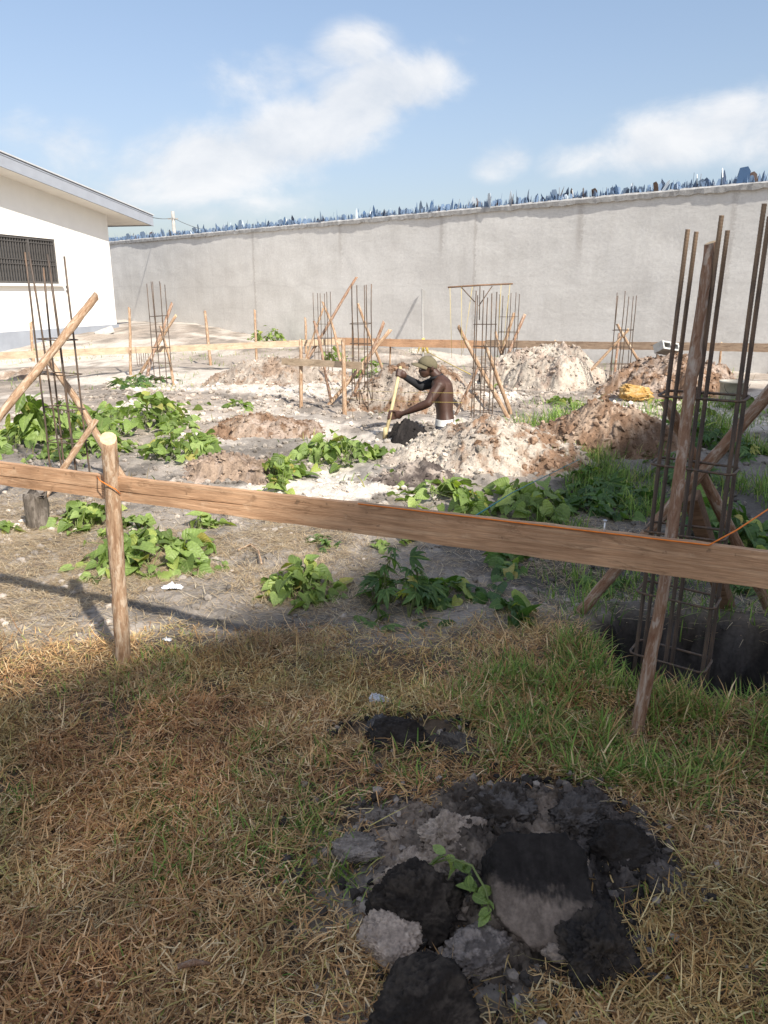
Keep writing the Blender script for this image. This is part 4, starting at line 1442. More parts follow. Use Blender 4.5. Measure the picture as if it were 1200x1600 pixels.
MB().tube([(.178 * math.cos(a), .178 * math.sin(a) * .3 - .17, .30 - .16 * math.sin(a)) for a in np.linspace(0, math.pi, 10)], .004, 5).build('handle', M['iron'], bucket, True)
cs = P(165, 530, 23)
o = MB().box((0, 0, .05), (.55, .25, .2)).build('concrete_block', M['concrete'])
o.location = (cs.x, cs.y, H1(cs.x, cs.y)); o.rotation_euler = (0, -.35, .4)
bevel(o, .02)
tag(o, 'broken concrete chunk on the sand below the house corner', 'block')


def litter(label, px, py, w_, h_, seed, name='plastic_litter'):
    p = GH(px, py)
    n_ = 44
    a = np.linspace(-1, 1, n_)
    X_, Y_ = np.meshgrid(a, a)
    X_, Y_ = X_.ravel(), Y_.ravel()
    edge = np.sqrt(X_ ** 2 + Y_ ** 2)
    z = (fbm(X_ * 1.8 + seed, Y_ * 1.8, seed=seed, oct=2) * .8 + np.abs(fbm(X_ * 3.2 + seed, Y_ * 3.2, seed=seed + 2, oct=4, gain=.6) - .5) * 2.2) * h_ + .006
    sh = 1 + (fbm(X_ * 1.5, Y_ * 1.5, seed=seed + 4, oct=2) - .5) * .7
    V = np.stack([X_ * w_ / 2 * sh, Y_ * w_ * .3 * sh, z * (1.15 - .6 * edge)], 1)
    ii = np.arange(n_ * n_).reshape(n_, n_)
    q = np.stack([ii[:-1, :-1], ii[:-1, 1:], ii[1:, 1:], ii[1:, :-1]], -1).reshape(-1, 4)
    q = q[(edge[q] < 0.9 + .12 * np.sin(3 * np.arctan2(Y_, X_)[q] + seed)).all(1)]
    o_ = new_obj(name, np_mesh(name, V, [q], None, False, M['film']))
    o_.location = p
    sm_ = o_.modifiers.new('solid', 'SOLIDIFY'); sm_.thickness = .001
    tag(o_, label, 'litter')


litter('crumpled white plastic sheet beside the left leafy clump', 270, 921, .13, .03, 3)
litter('small crumpled clear plastic bag above the black clod', 592, 1100, .085, .045, 8)
litter('white plastic scrap among straw near the litter bag', 262, 1002, .05, .015, 12)
# dry root curling over the soil
rt = [GH(372, 862), GH(392, 858), GH(404, 868), GH(409, 884)]
tag(MB().tube([p + Vector((0, 0, .012 + .02 * (i in (1, 2)))) for i, p in enumerate(rt)], .006, 6).build('dry_root', M['bark_tan'], None, True), 'thin dry root curling over the grey soil', 'root')
rt = [GH(280, 1535), GH(305, 1528), GH(330, 1530)]
tag(MB().tube([p + Vector((0, 0, .045)) for p in rt], [.006, .008, .003], 6).build('wood_chip', M['bark'], None, True), 'small brown wood chip lying in the dry grass', 'wood chip')

# ------------------------------------------------------------------ digger
MT = 8.35


def capsule(mb_, a, b, ra, rb, seg=12, n_=5):
    a, b = Vector(a), Vector(b)
    d = (b - a)
    L = d.length
    t = d.normalized() if L > 1e-6 else Vector((0, 0, 1))
    pts, rad = [], []
    for i in range(4):
        s = math.sin(math.pi / 2 * (i + .15) / 4)
        pts.append(a - t * ra * math.cos(math.pi / 2 * (i + .15) / 4)); rad.append(max(.001, ra * s))
    for i in range(n_):
        f = i / (n_ - 1)
        pts.append(a.lerp(b, f)); rad.append(ra + (rb - ra) * f)
    for i in range(4):
        k = 3 - i
        pts.append(b + t * rb * math.cos(math.pi / 2 * (k + .15) / 4)); rad.append(max(.001, rb * math.sin(math.pi / 2 * (k + .15) / 4)))
    mb_.tube(pts, rad, seg)


def ellip(mb_, c, r, rot=None, sub=2):
    V, F = ico(sub)
    out = []
    for v in V:
        q = Vector((v[0] * r[0], v[1] * r[1], v[2] * r[2]))
        if rot is not None: q = rot @ q
        out.append(Vector(c) + q)
    mb_.add(out, [tuple(f) for f in F])


def loft(mb_, secs, tilt, seg=24, sub=6):
    """elliptical sections along a line, joined smoothly"""
    R = Matrix.Rotation(tilt, 3, 'Y')
    cs = []
    for i in range(len(secs) - 1):
        p0, p1, p2, p3 = secs[max(i - 1, 0)], secs[i], secs[i + 1], secs[min(i + 2, len(secs) - 1)]
        for k in range(sub):
            t = k / sub
            f = lambda a, b, c, d: .5 * (2 * b + (c - a) * t + (2 * a - 5 * b + 4 * c - d) * t * t + (3 * b - a - 3 * c + d) * t ** 3)
            cs.append(tuple(f(p0[j], p1[j], p2[j], p3[j]) for j in range(3)))
    cs.append(secs[-1])
    V = []; F = []
    for (c, rx, ry) in cs:
        for k in range(seg):
            an = 2 * math.pi * k / seg
            V.append(c + R @ Vector((rx * math.cos(an), ry * math.sin(an), 0)))
    for i in range(len(cs) - 1):
        for k in range(seg):
            F.append((i * seg + k, i * seg + (k + 1) % seg, (i + 1) * seg + (k + 1) % seg, (i + 1) * seg + k))
    F.append(tuple(range(seg))[::-1]); F.append(tuple((len(cs) - 1) * seg + k for k in range(seg)))
    mb_.add(V, F)


def fuse(name, mb_, voxel, mat, parent, smooth_it=6):
    tmp = mb_.build('tmp_' + name, mat)
    m1 = tmp.modifiers.new('r', 'REMESH'); m1.mode = 'VOXEL'; m1.voxel_size = voxel; m1.use_smooth_shade = True
    m2 = tmp.modifiers.new('s', 'SMOOTH'); m2.iterations = smooth_it; m2.factor = .5
    bpy.context.view_layer.update()
    dg = bpy.context.evaluated_depsgraph_get()
    me_ = bpy.data.meshes.new_from_object(tmp.evaluated_get(dg))
    bpy.data.objects.remove(tmp)
    me_.name = name
    me_.polygons.foreach_set('use_smooth', [True] * len(me_.polygons))
    me_.materials.clear(); me_.materials.append(mat)
    return new_obj(name, me_, None, parent)


def mp(px, py, dy=0.0):
    return P(px, py, MT + dy) - MAN0


MAN0 = Vector((P(694, 650, MT).x, P(694, 650, MT).y, -.78))
man = empty('person', MAN0)
tag(man, 'shirtless digger in olive cap and one black sleeve, standing in a pit holding a handle', 'person')
body = MB()
pelvis = mp(697, 668); waist = mp(695, 648); belly = mp(694, 634); chest = mp(692, 615); upch = mp(690, 600); neckb = mp(684, 588); headc = mp(667, 574)
yv = Vector((0, 1, 0))
rT = Matrix.Rotation(-.12, 3, 'Y')
loft(body, [(pelvis + Vector((0, 0, -.09)), .10, .15), (pelvis, .112, .160), (waist, .094, .138), (belly, .098, .142), (chest, .116, .162), (upch, .112, .172), (mp(688.5, 592), .085, .15), (mp(686, 585.5), .045, .08)], -.10)
capsule(body, mp(690, 596), mp(674, 578), .062, .054)
# shoulder blades and spine furrow come from two shallow pads
ellip(body, mp(701, 604, -.075), (.034, .055, .07), rT)
ellip(body, mp(701, 604, .075), (.034, .055, .07), rT)
shL, shR = mp(686, 603, -.175), mp(679, 597, .165)
ellip(body, shL, (.072, .064, .07)); ellip(body, shR, (.066, .06, .066))
# head: skull, jaw, nose, brow, ear, lips
rH = Matrix.Rotation(.30, 3, 'Y')
ellip(body, headc + Vector((.008, 0, .02)), (.098, .076, .092), rH, 3)
ellip(body, mp(664, 581), (.062, .056, .060), rH, 3)
ellip(body, mp(662.5, 587), (.036, .036, .026), rH)
capsule(body, mp(657.6, 573), mp(655.6, 580), .011, .017, 8)
ellip(body, mp(657.5, 584.6), (.014, .026, .008), rH)
ellip(body, mp(657.3, 586.6), (.013, .022, .007), rH)
for s in (-1, 1):
    ellip(body, mp(675, 575) + Vector((0, s * .078, 0)), (.020, .010, .032), rH)
    ellip(body, mp(660, 574) + Vector((0, s * .032, 0)), (.016, .024, .010), rH)
# near (left) arm, bare
elL, wrL, haL = mp(669, 630, -.21), mp(636, 644, -.12), mp(624, 649, -.08)
capsule(body, shL, shL.lerp(elL, .5), .062, .060); capsule(body, shL.lerp(elL, .5), elL, .060, .046); capsule(body, elL, elL.lerp(wrL, .35), .046, .047); capsule(body, elL.lerp(wrL, .35), wrL, .047, .030)
# far (right) arm
elR, wrR, haR = mp(658, 604, .15), mp(633, 589, .04), mp(627, 584, .0)
capsule(body, shR, elR, .058, .044); capsule(body, elR, wrR, .044, .028)


def hand(wr, grip, axis_dir, back):
    """palm from the wrist to the shaft and five fingers closed round it"""
    ax_ = axis_dir.normalized()
    fw = (grip - wr).normalized()
    sd_ = ax_.cross(fw).normalized()
    palm = wr.lerp(grip, .55) + sd_ * back * .022
    ellip(body, palm, (.045, .030, .048))
    capsule(body, wr, palm, .027, .030)
    for j, ln in enumerate((.9, 1.0, .96, .8)):
        o_ = ax_ * (.033 - .021 * j)
        k0 = palm + o_ * 1.15 + fw * .030
        k1 = grip + o_ * 1.1 + fw * .026 + sd_ * back * .012
        k2 = grip + o_ * 1.1 + fw * .022 * ln - sd_ * back * .026
        k3 = grip + o_ * 1.1 - fw * .012 - sd_ * back * .032 * ln
        capsule(body, k0, k1, .0105, .010, 8, 3); capsule(body, k1, k2, .010, .0092, 8, 3); capsule(body, k2, k3, .0092, .008, 8, 3)
    th0 = palm + ax_ * .03 - fw * .01
    th1 = grip + ax_ * .055 - sd_ * back * .012 - fw * .012
    th2 = grip + ax_ * .05 - sd_ * back * .034 + fw * .008
    capsule(body, th0, th1, .014, .0115, 8, 3); capsule(body, th1, th2, .0115, .009, 8, 3)


htop, hbot = mp(625, 576, .0), mp(602, 682, -.06)
hax = (htop - hbot).normalized()
gripR = hbot.lerp(htop, .93); gripL = hbot.lerp(htop, .30)
hand(wrR, gripR, hax, 1)
hand(wrL, gripL + Vector((.01, -.01, 0)), hax, -1)
# legs down into the pit, knees bent a little
for s in (-1, 1):
    hip = pelvis + Vector((0, s * .09, -.03)); knee = Vector((hip.x - .10, hip.y + s * .03, hip.z - .40)); ank = Vector((hip.x + .0, hip.y + s * .05, .08))
    capsule(body, hip, knee, .082, .056); capsule(body, knee, ank, .054, .038)
    capsule(body, ank + Vector((.03, 0, -.04)), ank + Vector((-.17, 0, -.055)), .038, .03)
fuse('body', body, .0075, M['skin'], man, 5)
# clothing
tr = MB()
ellip(tr, pelvis + Vector((0, 0, -.03)), (.13, .18, .12))
for s in (-1, 1):
    hip = pelvis + Vector((0, s * .09, -.05)); knee = Vector((hip.x - .10, hip.y + s * .03, hip.z - .39)); ank = Vector((hip.x, hip.y + s * .05, .14))
    capsule(tr, hip, knee, .102, .074); capsule(tr, knee, ank, .072, .058)
fuse('trousers', tr, .012, M['grey_cloth'], man, 4)
wb = MB()
loft(wb, [(mp(696, 663), .116, .164), (mp(695.6, 659), .110, .156), (mp(695.2, 653.5), .102, .147)], -.06)
wb.build('waistband', M['white_cloth'], man, True)
sl = MB()
capsule(sl, shR.lerp(elR, .12), elR, .0645, .0505); capsule(sl, elR, wrR, .0505, .035)
fuse('sleeve', sl, .008, M['black_cloth'], man, 4)
sc_ = MB()
ring = [mp(682, 587) + Vector((.062 * math.cos(a), .066 * math.sin(a), .02 * math.cos(a) - .01)) for a in np.linspace(0, 2 * math.pi, 18, endpoint=False)]
sc_.tube(ring, .016, 7, closed=True)
sc_.build('collar', M['black_cloth'], man, True)
# cap: crown, visor, button
capo = MB()
V, F = ico(3)
rC = Matrix.Rotation(.34, 3, 'Y')
cc = headc + Vector((.008, 0, .026))
crown_v = []
for v in V:
    zz_ = v[2] if v[2] > -.12 else -.12 + (v[2] + .12) * .02
    kx = 1.0 if v[2] > -.12 else .98
    crown_v.append(cc + rC @ Vector((v[0] * .110 * kx, v[1] * .088 * kx, zz_ * .098)))
capo.add(crown_v, [tuple(f) for f in F])
cap_o = capo.build('cap', M['cap'], man, True)
vis = MB()
nv = 12
rows = []
for i in range(nv + 1):
    an = math.pi * (-.5 + i / nv)
    for (rr_, zz_) in ((.80, 0), (1.0, 0)):
        pass
    inner = Vector((-.098 * math.cos(an), .080 * math.sin(an), -.008))
    outer = Vector((-.098 * math.cos(an) - .078 * max(0, math.cos(an)) ** .7, .082 * math.sin(an), -.026 - .012 * math.cos(an) - .018 * abs(math.sin(an))))
    rows += [inner, outer, outer - Vector((0, 0, .006)), inner - Vector((0, 0, .006))]
vis.V = [cc + rC @ r for r in rows]
for i in range(nv):
    for k in range(4):
        vis.F.append((i * 4 + k, i * 4 + (k + 1) % 4, (i + 1) * 4 + (k + 1) % 4, (i + 1) * 4 + k))
vis.build('visor', M['cap'], cap_o, True)
bt = MB(); ellip(bt, cc + rC @ Vector((0, 0, .099)), (.012, .012, .006)); bt.build('cap_button', M['cap'], cap_o, True)
for s in (-1, 1):
    ey = MB(); ellip(ey, mp(657.4, 576) + Vector((0, s * .031, 0)), (.011, .013, .010)); ey.build('eye', M['eye'], man, True)
# handle of the digging tool
tool = empty('digging_tool', MAN0 + hbot)
tag(tool, 'yellow handled digging tool held upright by the digger', 'tool')
MB().tube([Vector((0, 0, 0)), (htop - hbot) * .5 + Vector((.004, 0, 0)), (htop - hbot) * 1.03], [.021, .019, .018], 10).build('handle', M['hoe_handle'], tool, True)
MB().add([(-.10, -.02, -.30), (.10, -.02, -.30), (.11, .0, .0), (.04, .0, .05), (-.04, .0, .05), (-.11, .0, .0), (-.10, .01, -.30), (.10, .01, -.30), (.11, .012, .0), (.04, .012, .05), (-.04, .012, .05), (-.11, .012, .0)], [(0, 1, 2, 3, 4, 5), (11, 10, 9, 8, 7, 6), (0, 6, 7, 1), (1, 7, 8, 2), (2, 8, 9, 3), (3, 9, 10, 4), (4, 10, 11, 5), (5, 11, 6, 0)]).build('blade', M['blade_steel'], tool)
MB().tube([(0, 0, -.02), (0, 0, .10)], [.028, .023], 10).build('collar', M['hoe_handle'], tool, True)


# ------------------------------------------------------------------ leafy plants
def leaf_geo(kind, seed):
    r = random.Random(seed)
    if kind == 'heart':
        half = [(0.0, 0.02), (.17, -.13), (.36, -.10), (.48, .10), (.45, .36), (.31, .62), (.14, .84), (0, 1.0)]
    elif kind == 'lance':
        half = [(0, 0), (.05, .05), (.11, .2), (.145, .42), (.12, .65), (.06, .85), (0, 1.0)]
    else:
        half = [(0, 0), (.10, .02), (.22, .18), (.30, .40), (.26, .65), (.12, .88), (0, 1.0)]
    droop, fold = r.uniform(.15, .5), r.uniform(.05, .45)
    tw = r.uniform(-.15, .15)
    ph = r.uniform(0, 6)

    def zz(x, y):
        return fold * abs(x) - droop * y * y + .05 * math.sin(y * 8 + ph) * abs(x) * 2 + tw * x
    V = []; F = []
    n_ = len(half)
    for (x, y) in half:
        ym = max(0, y) if 0 < y < 1 else (0 if y <= 0 else 1)
        V.append((0, ym, zz(0, ym)))
    for sgn in (1, -1):
        o = len(V)
        for (x, y) in half:
            V.append((sgn * x * .55, y * .96 + .02, zz(x * .55, y)))
        o2 = len(V)
        for (x, y) in half:
            V.append((sgn * x, y, zz(x, y)))
        for i in range(n_ - 1):
            a = (i, i + 1, o + i + 1, o + i); b = (o + i, o + i + 1, o2 + i + 1, o2 + i)
            F += [a, b] if sgn < 0 else [a[::-1], b[::-1]]
    return V, F


LEAVES = {}
for kind, mt in (('heart', 'leaf'), ('lance', 'leaf_dark'), ('oval', 'leaf')):
    LEAVES[kind] = [py_mesh('leaf', *leaf_geo(kind, s), True, M[mt]) for s in range(6)]
LEAVES['heart_shade'] = [py_mesh('leaf', *leaf_geo('heart', s), True, M['leaf_dark']) for s in range(6)]  # darker copy of the heart leaf, shade put into its colour


def palm_geo(seed):
    r = random.Random(seed)
    V = []; F = []
    for a in (-1.25, -.65, -.05, .6, 1.2):
        v, f = leaf_geo('lance', r.randint(0, 9999))
        R = Matrix.Rotation(a + r.uniform(-.1, .1), 3, 'Z')
        s = (1 - .22 * abs(a)) * r.uniform(.85, 1)
        o = len(V)
        V += [R @ (Vector(x) * s) for x in v]; F += [tuple(i + o for i in q) for q in f]
    return V, F


LEAVES['palm'] = [py_mesh('leaf', *palm_geo(s), True, M['leaf_dark']) for s in range(6)]


def plant(label, px0, px1, ytop, ybase, n_, size, kind='heart', seed=0, name='leafy_plant', group='leafy plants growing on the plot', cat='plant', ry=None, z_extra=0.0, dome=1.0, tz=None, hf=.72):
    """a low clump spanning photo columns px0..px1, foot at ybase, top at ytop"""
    rr = random.Random(seed)
    c = GH((px0 + px1) / 2, ybase)
    t = tz or depth_at((px0 + px1) / 2, ybase)
    rx = (px1 - px0) / 2 * t / 1200 * .92
    ry = ry or min(rx, .5)
    c = c + Vector((0, ry * .75, 0))
    t2 = t + ry * .75
    topz = P((px0 + px1) / 2, ytop, t2 + ry * .1).z
    h = max(.05, topz - c.z)
    h *= hf
    root = empty(name, c)
    tag(root, label, cat, group)
    stems = MB()
    n_ = int(n_ * 1.25)
    size *= .76 if kind != 'palm' else .95
    nst = max(3, n_ // 8)
    hubs = []
    for i in range(nst):
        a = rr.uniform(0, 6.28); q = math.sqrt(rr.random()) * .95
        hubs.append((q * math.cos(a), q * math.sin(a), rr.uniform(.45, 1.15)))
    loc = []
    for i in range(n_):
        hx, hy, hh = hubs[i % nst]
        sp = .20 if rr.random() < .8 else .42
        x = max(-1.35, min(1.35, hx + rr.gauss(0, sp))); y = max(-1.3, min(1.3, hy + rr.gauss(0, sp)))
        loc.append((x, y, hx, hy, hh))
    la = np.array(loc)
    gz_a = H(c.x + la[:, 0] * rx, c.y + la[:, 1] * ry) - c.z
    gz_h = H(c.x + la[:, 2] * rx, c.y + la[:, 3] * ry) - c.z
    for i, (x, y, hx, hy, hh) in enumerate(loc):
        q = min(1.2, math.hypot(x, y))
        hz = h * hh * (max(.12, 1 - dome * .75 * q * q) * (.30 + .70 * math.sqrt(rr.random())))
        pos = Vector((x * rx, y * ry, gz_a[i] + max(.02, hz)))
        out = Vector((x + rr.gauss(0, .6), y + rr.gauss(0, .6), 0))
        if out.length < .05: out = Vector((1, 0, 0))
        yaw = math.atan2(-out.x, out.y)
        tilt = rr.gauss(-.30, .45) if kind != 'palm' else rr.uniform(-.7, .2)
        s = size * rr.choice((.5, .7, .85, 1.0, 1.1, 1.3)) * rr.uniform(.85, 1.15)
        o = bpy.data.objects.new('leaf', rr.choice(LEAVES[kind]))
        COL.objects.link(o)
        o.parent = root
        o.location = pos
        o.rotation_euler = (tilt, rr.gauss(0, .45), yaw)
        o.scale = (s, s, s)
        b = Vector((hx * rx, hy * ry, gz_h[i] - .02))
        m_ = b.lerp(pos, .55) + Vector((rr.gauss(0, .01), rr.gauss(0, .01), .25 * abs(pos.z - b.z)))
        stems.tube([b, m_, pos], [.0035, .003, .002], 4, caps=False)
    stems.build('stem', M['stem'], root, True)['kind'] = 'stuff'
    return root


plant('broad leafy clump at the foot of the short front post', 108, 345, 808, 898, 120, .115, seed=401, ry=.32)
plant('leafy clump just left of the short front post', 75, 182, 772, 832, 60, .115, seed=402, ry=.25)
plant('leaves right behind the short front post', 160, 240, 790, 845, 34, .12, seed=403, ry=.2)
plant('small leaf tuft under the plank right of the front post', 275, 345, 798, 838, 22, .09, seed=404, ry=.15)
plant('bright compact leafy plant in the middle of the bare soil', 410, 522, 868, 940, 90, .088, seed=405, ry=.2, hf=1.05)
plant('shaded bush with narrow pointed leaves below the front plank', 548, 690, 862, 968, 60, .105, 'palm', seed=406, ry=.22, hf=1.15)
plant('shaded bush with narrow pointed leaves below the front plank, low fringe', 640, 770, 895, 948, 44, .105, 'heart_shade', seed=407, ry=.2, hf=1.0) ['label'] = 'sparse shaded vine right of the pointed leaf bush'
plant('few shaded vine leaves trailing on dark soil', 755, 850, 935, 980, 18, .125, 'heart_shade', seed=408, ry=.14, hf=1.0)
plant('sunlit broad leaves just behind the plank centre', 625, 790, 745, 815, 84, .135, seed=409, ry=.5, hf=.9)
plant('half shaded broad leaves behind the plank right of centre', 770, 905, 742, 822, 80, .16, seed=410, ry=.5, hf=.9)
plant('shaded leaves under the plank right of centre', 745, 880, 862, 900, 36, .14, 'heart_shade', seed=411, ry=.3, hf=.9)
plant('dense bright leaf clump left of the digger', 448, 612, 652, 728, 130, .135, seed=412, ry=.55)
plant('leaf clump between the two low soil heaps', 392, 468, 690, 768, 70, .115, seed=413, ry=.42)
plant('leaf clump left of the low brown heap', 190, 335, 648, 722, 120, .125, seed=414, ry=.6)
plant('large mass of leaves behind the left column', 85, 235, 592, 690, 190, .15, seed=415, ry=1.3)
plant('leaves at the far left edge beside the slanting pole', -40, 100, 600, 700, 130, .15, seed=416, ry=1.0)
plant('low leaves left of the left column foot', 10, 110, 688, 722, 50, .11, seed=417, ry=.4)
plant('tiny leaves on the white sand at the left edge', -12, 22, 800, 834, 8, .10, seed=418, ry=.1)
plant('bush at the foot of the wall left of the crossed column', 388, 445, 500, 537, 90, .19, 'oval', seed=419, ry=.5)
plant('small bush at the wall behind the crossed column', 458, 495, 514, 538, 40, .17, 'oval', seed=420, ry=.4)
plant('leaves behind the small plank and crossed column', 495, 548, 534, 572, 60, .16, seed=421, ry=.5)
plant('leaves behind the column right of the small plank', 545, 600, 545, 590, 46, .15, seed=422, ry=.5)
plant('tiny plant on bare ground left of the low brown heap', 350, 388, 616, 640, 16, .13, seed=423, ry=.2)
plant('tiny plant on the pale sand by the lone stake', 345, 385, 565, 596, 16, .15, seed=424, ry=.3)
plant('leaves in front of the black soil by the digger', 612, 668, 668, 692, 20, .12, seed=425, ry=.2)
plant('single leafy sprout at the back of the digger', 690, 716, 634, 664, 7, .13, seed=426, ry=.12)
plant('small leaves at the left foot of the large heap', 585, 650, 726, 756, 24, .10, seed=427, ry=.2)
plant('low leaves on the flat ground behind the large heap', 845, 925, 612, 642, 44, .14, 'oval', seed=428, ry=.5)
plant('low leaves at the feet of the cross bar poles', 770, 830, 588, 604, 34, .13, 'oval', seed=429, ry=.4)
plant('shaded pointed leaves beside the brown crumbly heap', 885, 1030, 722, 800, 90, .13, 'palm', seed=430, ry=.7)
plant('shaded broad leaves left of the nearest column', 985, 1050, 752, 800, 26, .14, 'heart_shade', seed=431, ry=.4)
plant('shaded leaf mass at the right edge behind the nearest column', 1090, 1225, 735, 860, 120, .14, 'heart_shade', seed=432, ry=.6)
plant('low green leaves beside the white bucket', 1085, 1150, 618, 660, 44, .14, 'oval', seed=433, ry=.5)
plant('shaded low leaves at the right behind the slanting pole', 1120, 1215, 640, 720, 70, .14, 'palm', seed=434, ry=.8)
plant('leaves beside the ochre block', 1000, 1060, 612, 640, 24, .12, 'oval', seed=435, ry=.3)
plant('small sprig in the soil under the plank centre', 476, 545, 828, 862, 20, .075, 'palm', seed=436, ry=.15)
plant('low sprig behind the plank left of the crossed shadows', 560, 640, 842, 862, 14, .08, 'heart', seed=437, ry=.15)
plant('small leafy sprig at the right side of the foreground clods', 1000, 1022, 1372, 1398, 3, .045, 'oval', seed=438, ry=.03)
plant('shaded leaves at the right edge just above the front plank', 1140, 1240, 800, 862, 46, .12, 'heart_shade', seed=439, ry=.35)
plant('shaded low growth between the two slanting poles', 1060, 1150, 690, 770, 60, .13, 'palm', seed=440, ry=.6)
plant('low leaves at the right edge in front of the wall', 1165, 1240, 600, 650, 44, .15, 'oval', seed=441, ry=.6)
plant('straggling leaves right of the left leaf mass', 225, 300, 640, 676, 50, .12, seed=442, ry=.5)
plant('low vine leaves in front of the left leaf mass', 60, 190, 668, 716, 70, .12, seed=443, ry=.5)
plant('narrow leaved weeds behind the left column toward the house', 150, 245, 578, 606, 60, .17, 'palm', seed=444, ry=.8)
plant('shaded grassy leaves at the rim of the pit', 905, 985, 880, 930, 24, .08, 'palm', seed=445, ry=.2)
plant('sparse sprout between clump and plank shadow', 640, 700, 800, 830, 16, .09, 'heart', seed=446, ry=.15)
plant('shaded broad leaves in the dark ground right of the half shaded clump', 900, 985, 765, 812, 44, .14, 'heart_shade', seed=447, ry=.35)
plant('shaded leaves behind the nearest column near the crumbly heap', 1055, 1130, 655, 700, 50, .14, 'heart_shade', seed=448, ry=.6)
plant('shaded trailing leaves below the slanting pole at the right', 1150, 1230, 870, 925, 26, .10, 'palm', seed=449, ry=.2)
# sapling with long drooping leaves at the left
sap = empty('sapling', GH(55, 690))
tag(sap, 'sapling with long drooping yellow green leaves near the left column', 'plant')
MB().tube([(0, 0, -.05), (.02, 0, .25), (0, .02, .5)], [.012, .01, .006], 6).build('stem', M['stem'], sap, True)
LEAVES['long'] = [py_mesh('leaf', *leaf_geo('lance', 40 + s), True, M['leaf']) for s in range(4)]
rr = random.Random(77)
for i in range(34):
    o = new_obj('leaf', rr.choice(LEAVES['long']), None, sap)
    z = rr.uniform(.12, .55); a = rr.uniform(0, 6.28)
    o.location = (rr.gauss(0, .09), rr.gauss(0, .09), z)
    o.rotation_euler = (rr.uniform(-1.2, -.3), rr.gauss(0, .3), a)
    s = rr.uniform(.22, .36); o.scale = (s * 1.1, s, s)
# uprooted weed on the foreground clods
weed = empty('uprooted_weed', GH(722, 1430) + Vector((0, 0, .12)))
tag(weed, 'uprooted weed with small oval leaves lying on the foreground clods', 'plant')
MB().tube([(-.10, .03, .0), (-.03, .02, .035), (.02, .0, .03), (.05, -.05, .0), (.055, -.10, -.04)], .003, 5).build('stem', M['stem'], weed, True)
for i in range(26):
    f = rr.random()
    p = Vector((-.06 + .12 * f, .03 - .13 * f * f, .035 - .07 * f * f))
    o = new_obj('leaf', rr.choice(LEAVES['oval']), None, weed)
    o.location = p + Vector((rr.gauss(0, .006), rr.gauss(0, .006), 0)); o.rotation_euler = (rr.uniform(-.6, .3), rr.gauss(0, .4), rr.uniform(0, 6.28))
    s = rr.uniform(.028, .05); o.scale = (s, s, s)


# ------------------------------------------------------------------ grass and straw
def blades(name, base, az_, length, width, rise, curl, col, mat, parent=None):
    """one mesh of three-section blades"""
    n_ = len(base)
    dirx, diry = np.cos(az_), np.sin(az_)
    sx, sy = -diry, dirx
    V = np.zeros((n_, 7, 3), np.float32)
    hx = np.zeros(n_); hz = np.zeros(n_)
    ang = rise.copy()
    seg = length / 3
    for lv in range(4):
        wd = width * (1, .9, .62, 0)[lv] * .5
        cx_ = base[:, 0] + dirx * hx; cy_ = base[:, 1] + diry * hx; cz_ = base[:, 2] + hz
        if lv < 3:
            V[:, lv * 2, 0] = cx_ + sx * wd; V[:, lv * 2, 1] = cy_ + sy * wd; V[:, lv * 2, 2] = cz_
            V[:, lv * 2 + 1, 0] = cx_ - sx * wd; V[:, lv * 2 + 1, 1] = cy_ - sy * wd; V[:, lv * 2 + 1, 2] = cz_
        else:
            V[:, 6, 0] = cx_; V[:, 6, 1] = cy_; V[:, 6, 2] = cz_
        hx = hx + np.cos(ang) * seg; hz = hz + np.sin(ang) * seg
        ang = ang - curl
    V = V.reshape(-1, 3)
    o = (np.arange(n_) * 7)[:, None]
    q = np.concatenate([o + np.array([[0, 1, 3, 2]]), o + np.array([[2, 3, 5, 4]])])
    t = o + np.array([[4, 5, 6]])
    me_ = np_mesh(name, V, [q, t], np.repeat(col, 7, 0), False, M[mat])
    ob = new_obj(name, me_, None, parent)
    ob['kind'] = 'stuff'
    return ob


def in_rubble(x, y):
    d1 = np.sqrt(((x - .27) / .37) ** 2 + ((y - 1.70) / .40) ** 2)
    d2 = np.sqrt(((x - .56) / .27) ** 2 + ((y - 1.86) / .28) ** 2)
    d3 = np.sqrt(((x - .06) / .26) ** 2 + ((y - 2.42) / .11) ** 2)
    d4 = np.sqrt(((x - .02) / .16) ** 2 + ((y - 1.95) / .10) ** 2)
    return np.minimum(np.minimum(d1, d2), np.minimum(d3, d4) + .12)


def pick_cols(n_, pal, wts):
    pal = np.array(pal); k = RNG.choice(len(pal), n_, p=np.array(wts) / sum(wts))
    return pal[k] * RNG.uniform(.7, 1.25, (n_, 1))


STRAW = [(.65, .425, .205), (.48, .275, .118), (.80, .62, .36), (.23, .125, .06), (.50, .42, .15)]


def scatter(n_, x0, x1, y0, y1, keep):
    """candidates inside the camera's wedge, thinned by keep(x, y)"""
    y = RNG.uniform(y0, y1, n_); x = RNG.uniform(x0, x1, n_)
    ok = (np.abs(x) < .56 * y + 1.3) & (RNG.random(n_) < keep(x, y))
    return x[ok], y[ok]


def edge_noise(x, y): return fbm(x * 1.4, y * 1.4, seed=81, oct=4)


def green_amt(x, y):
    n_ = fbm(x * 2.2, y * 2.2, seed=83, oct=4)
    right = sstep(x - .18 * (y - 2.3), .05, .75) * sstep(y, 1.75, 2.25) * sstep(y, 3.4, 3.0)
    return np.clip(right * 1.3 * sstep(n_, .28, .5) + .42 * sstep(n_, .51, .62), 0, 1)


def pit_clear(x, y):
    return sstep(box_dist(x, y, PIT, -.30) + (fbm(x * 4, y * 4, seed=21, oct=3) - .5) * .16, -.02, .06)


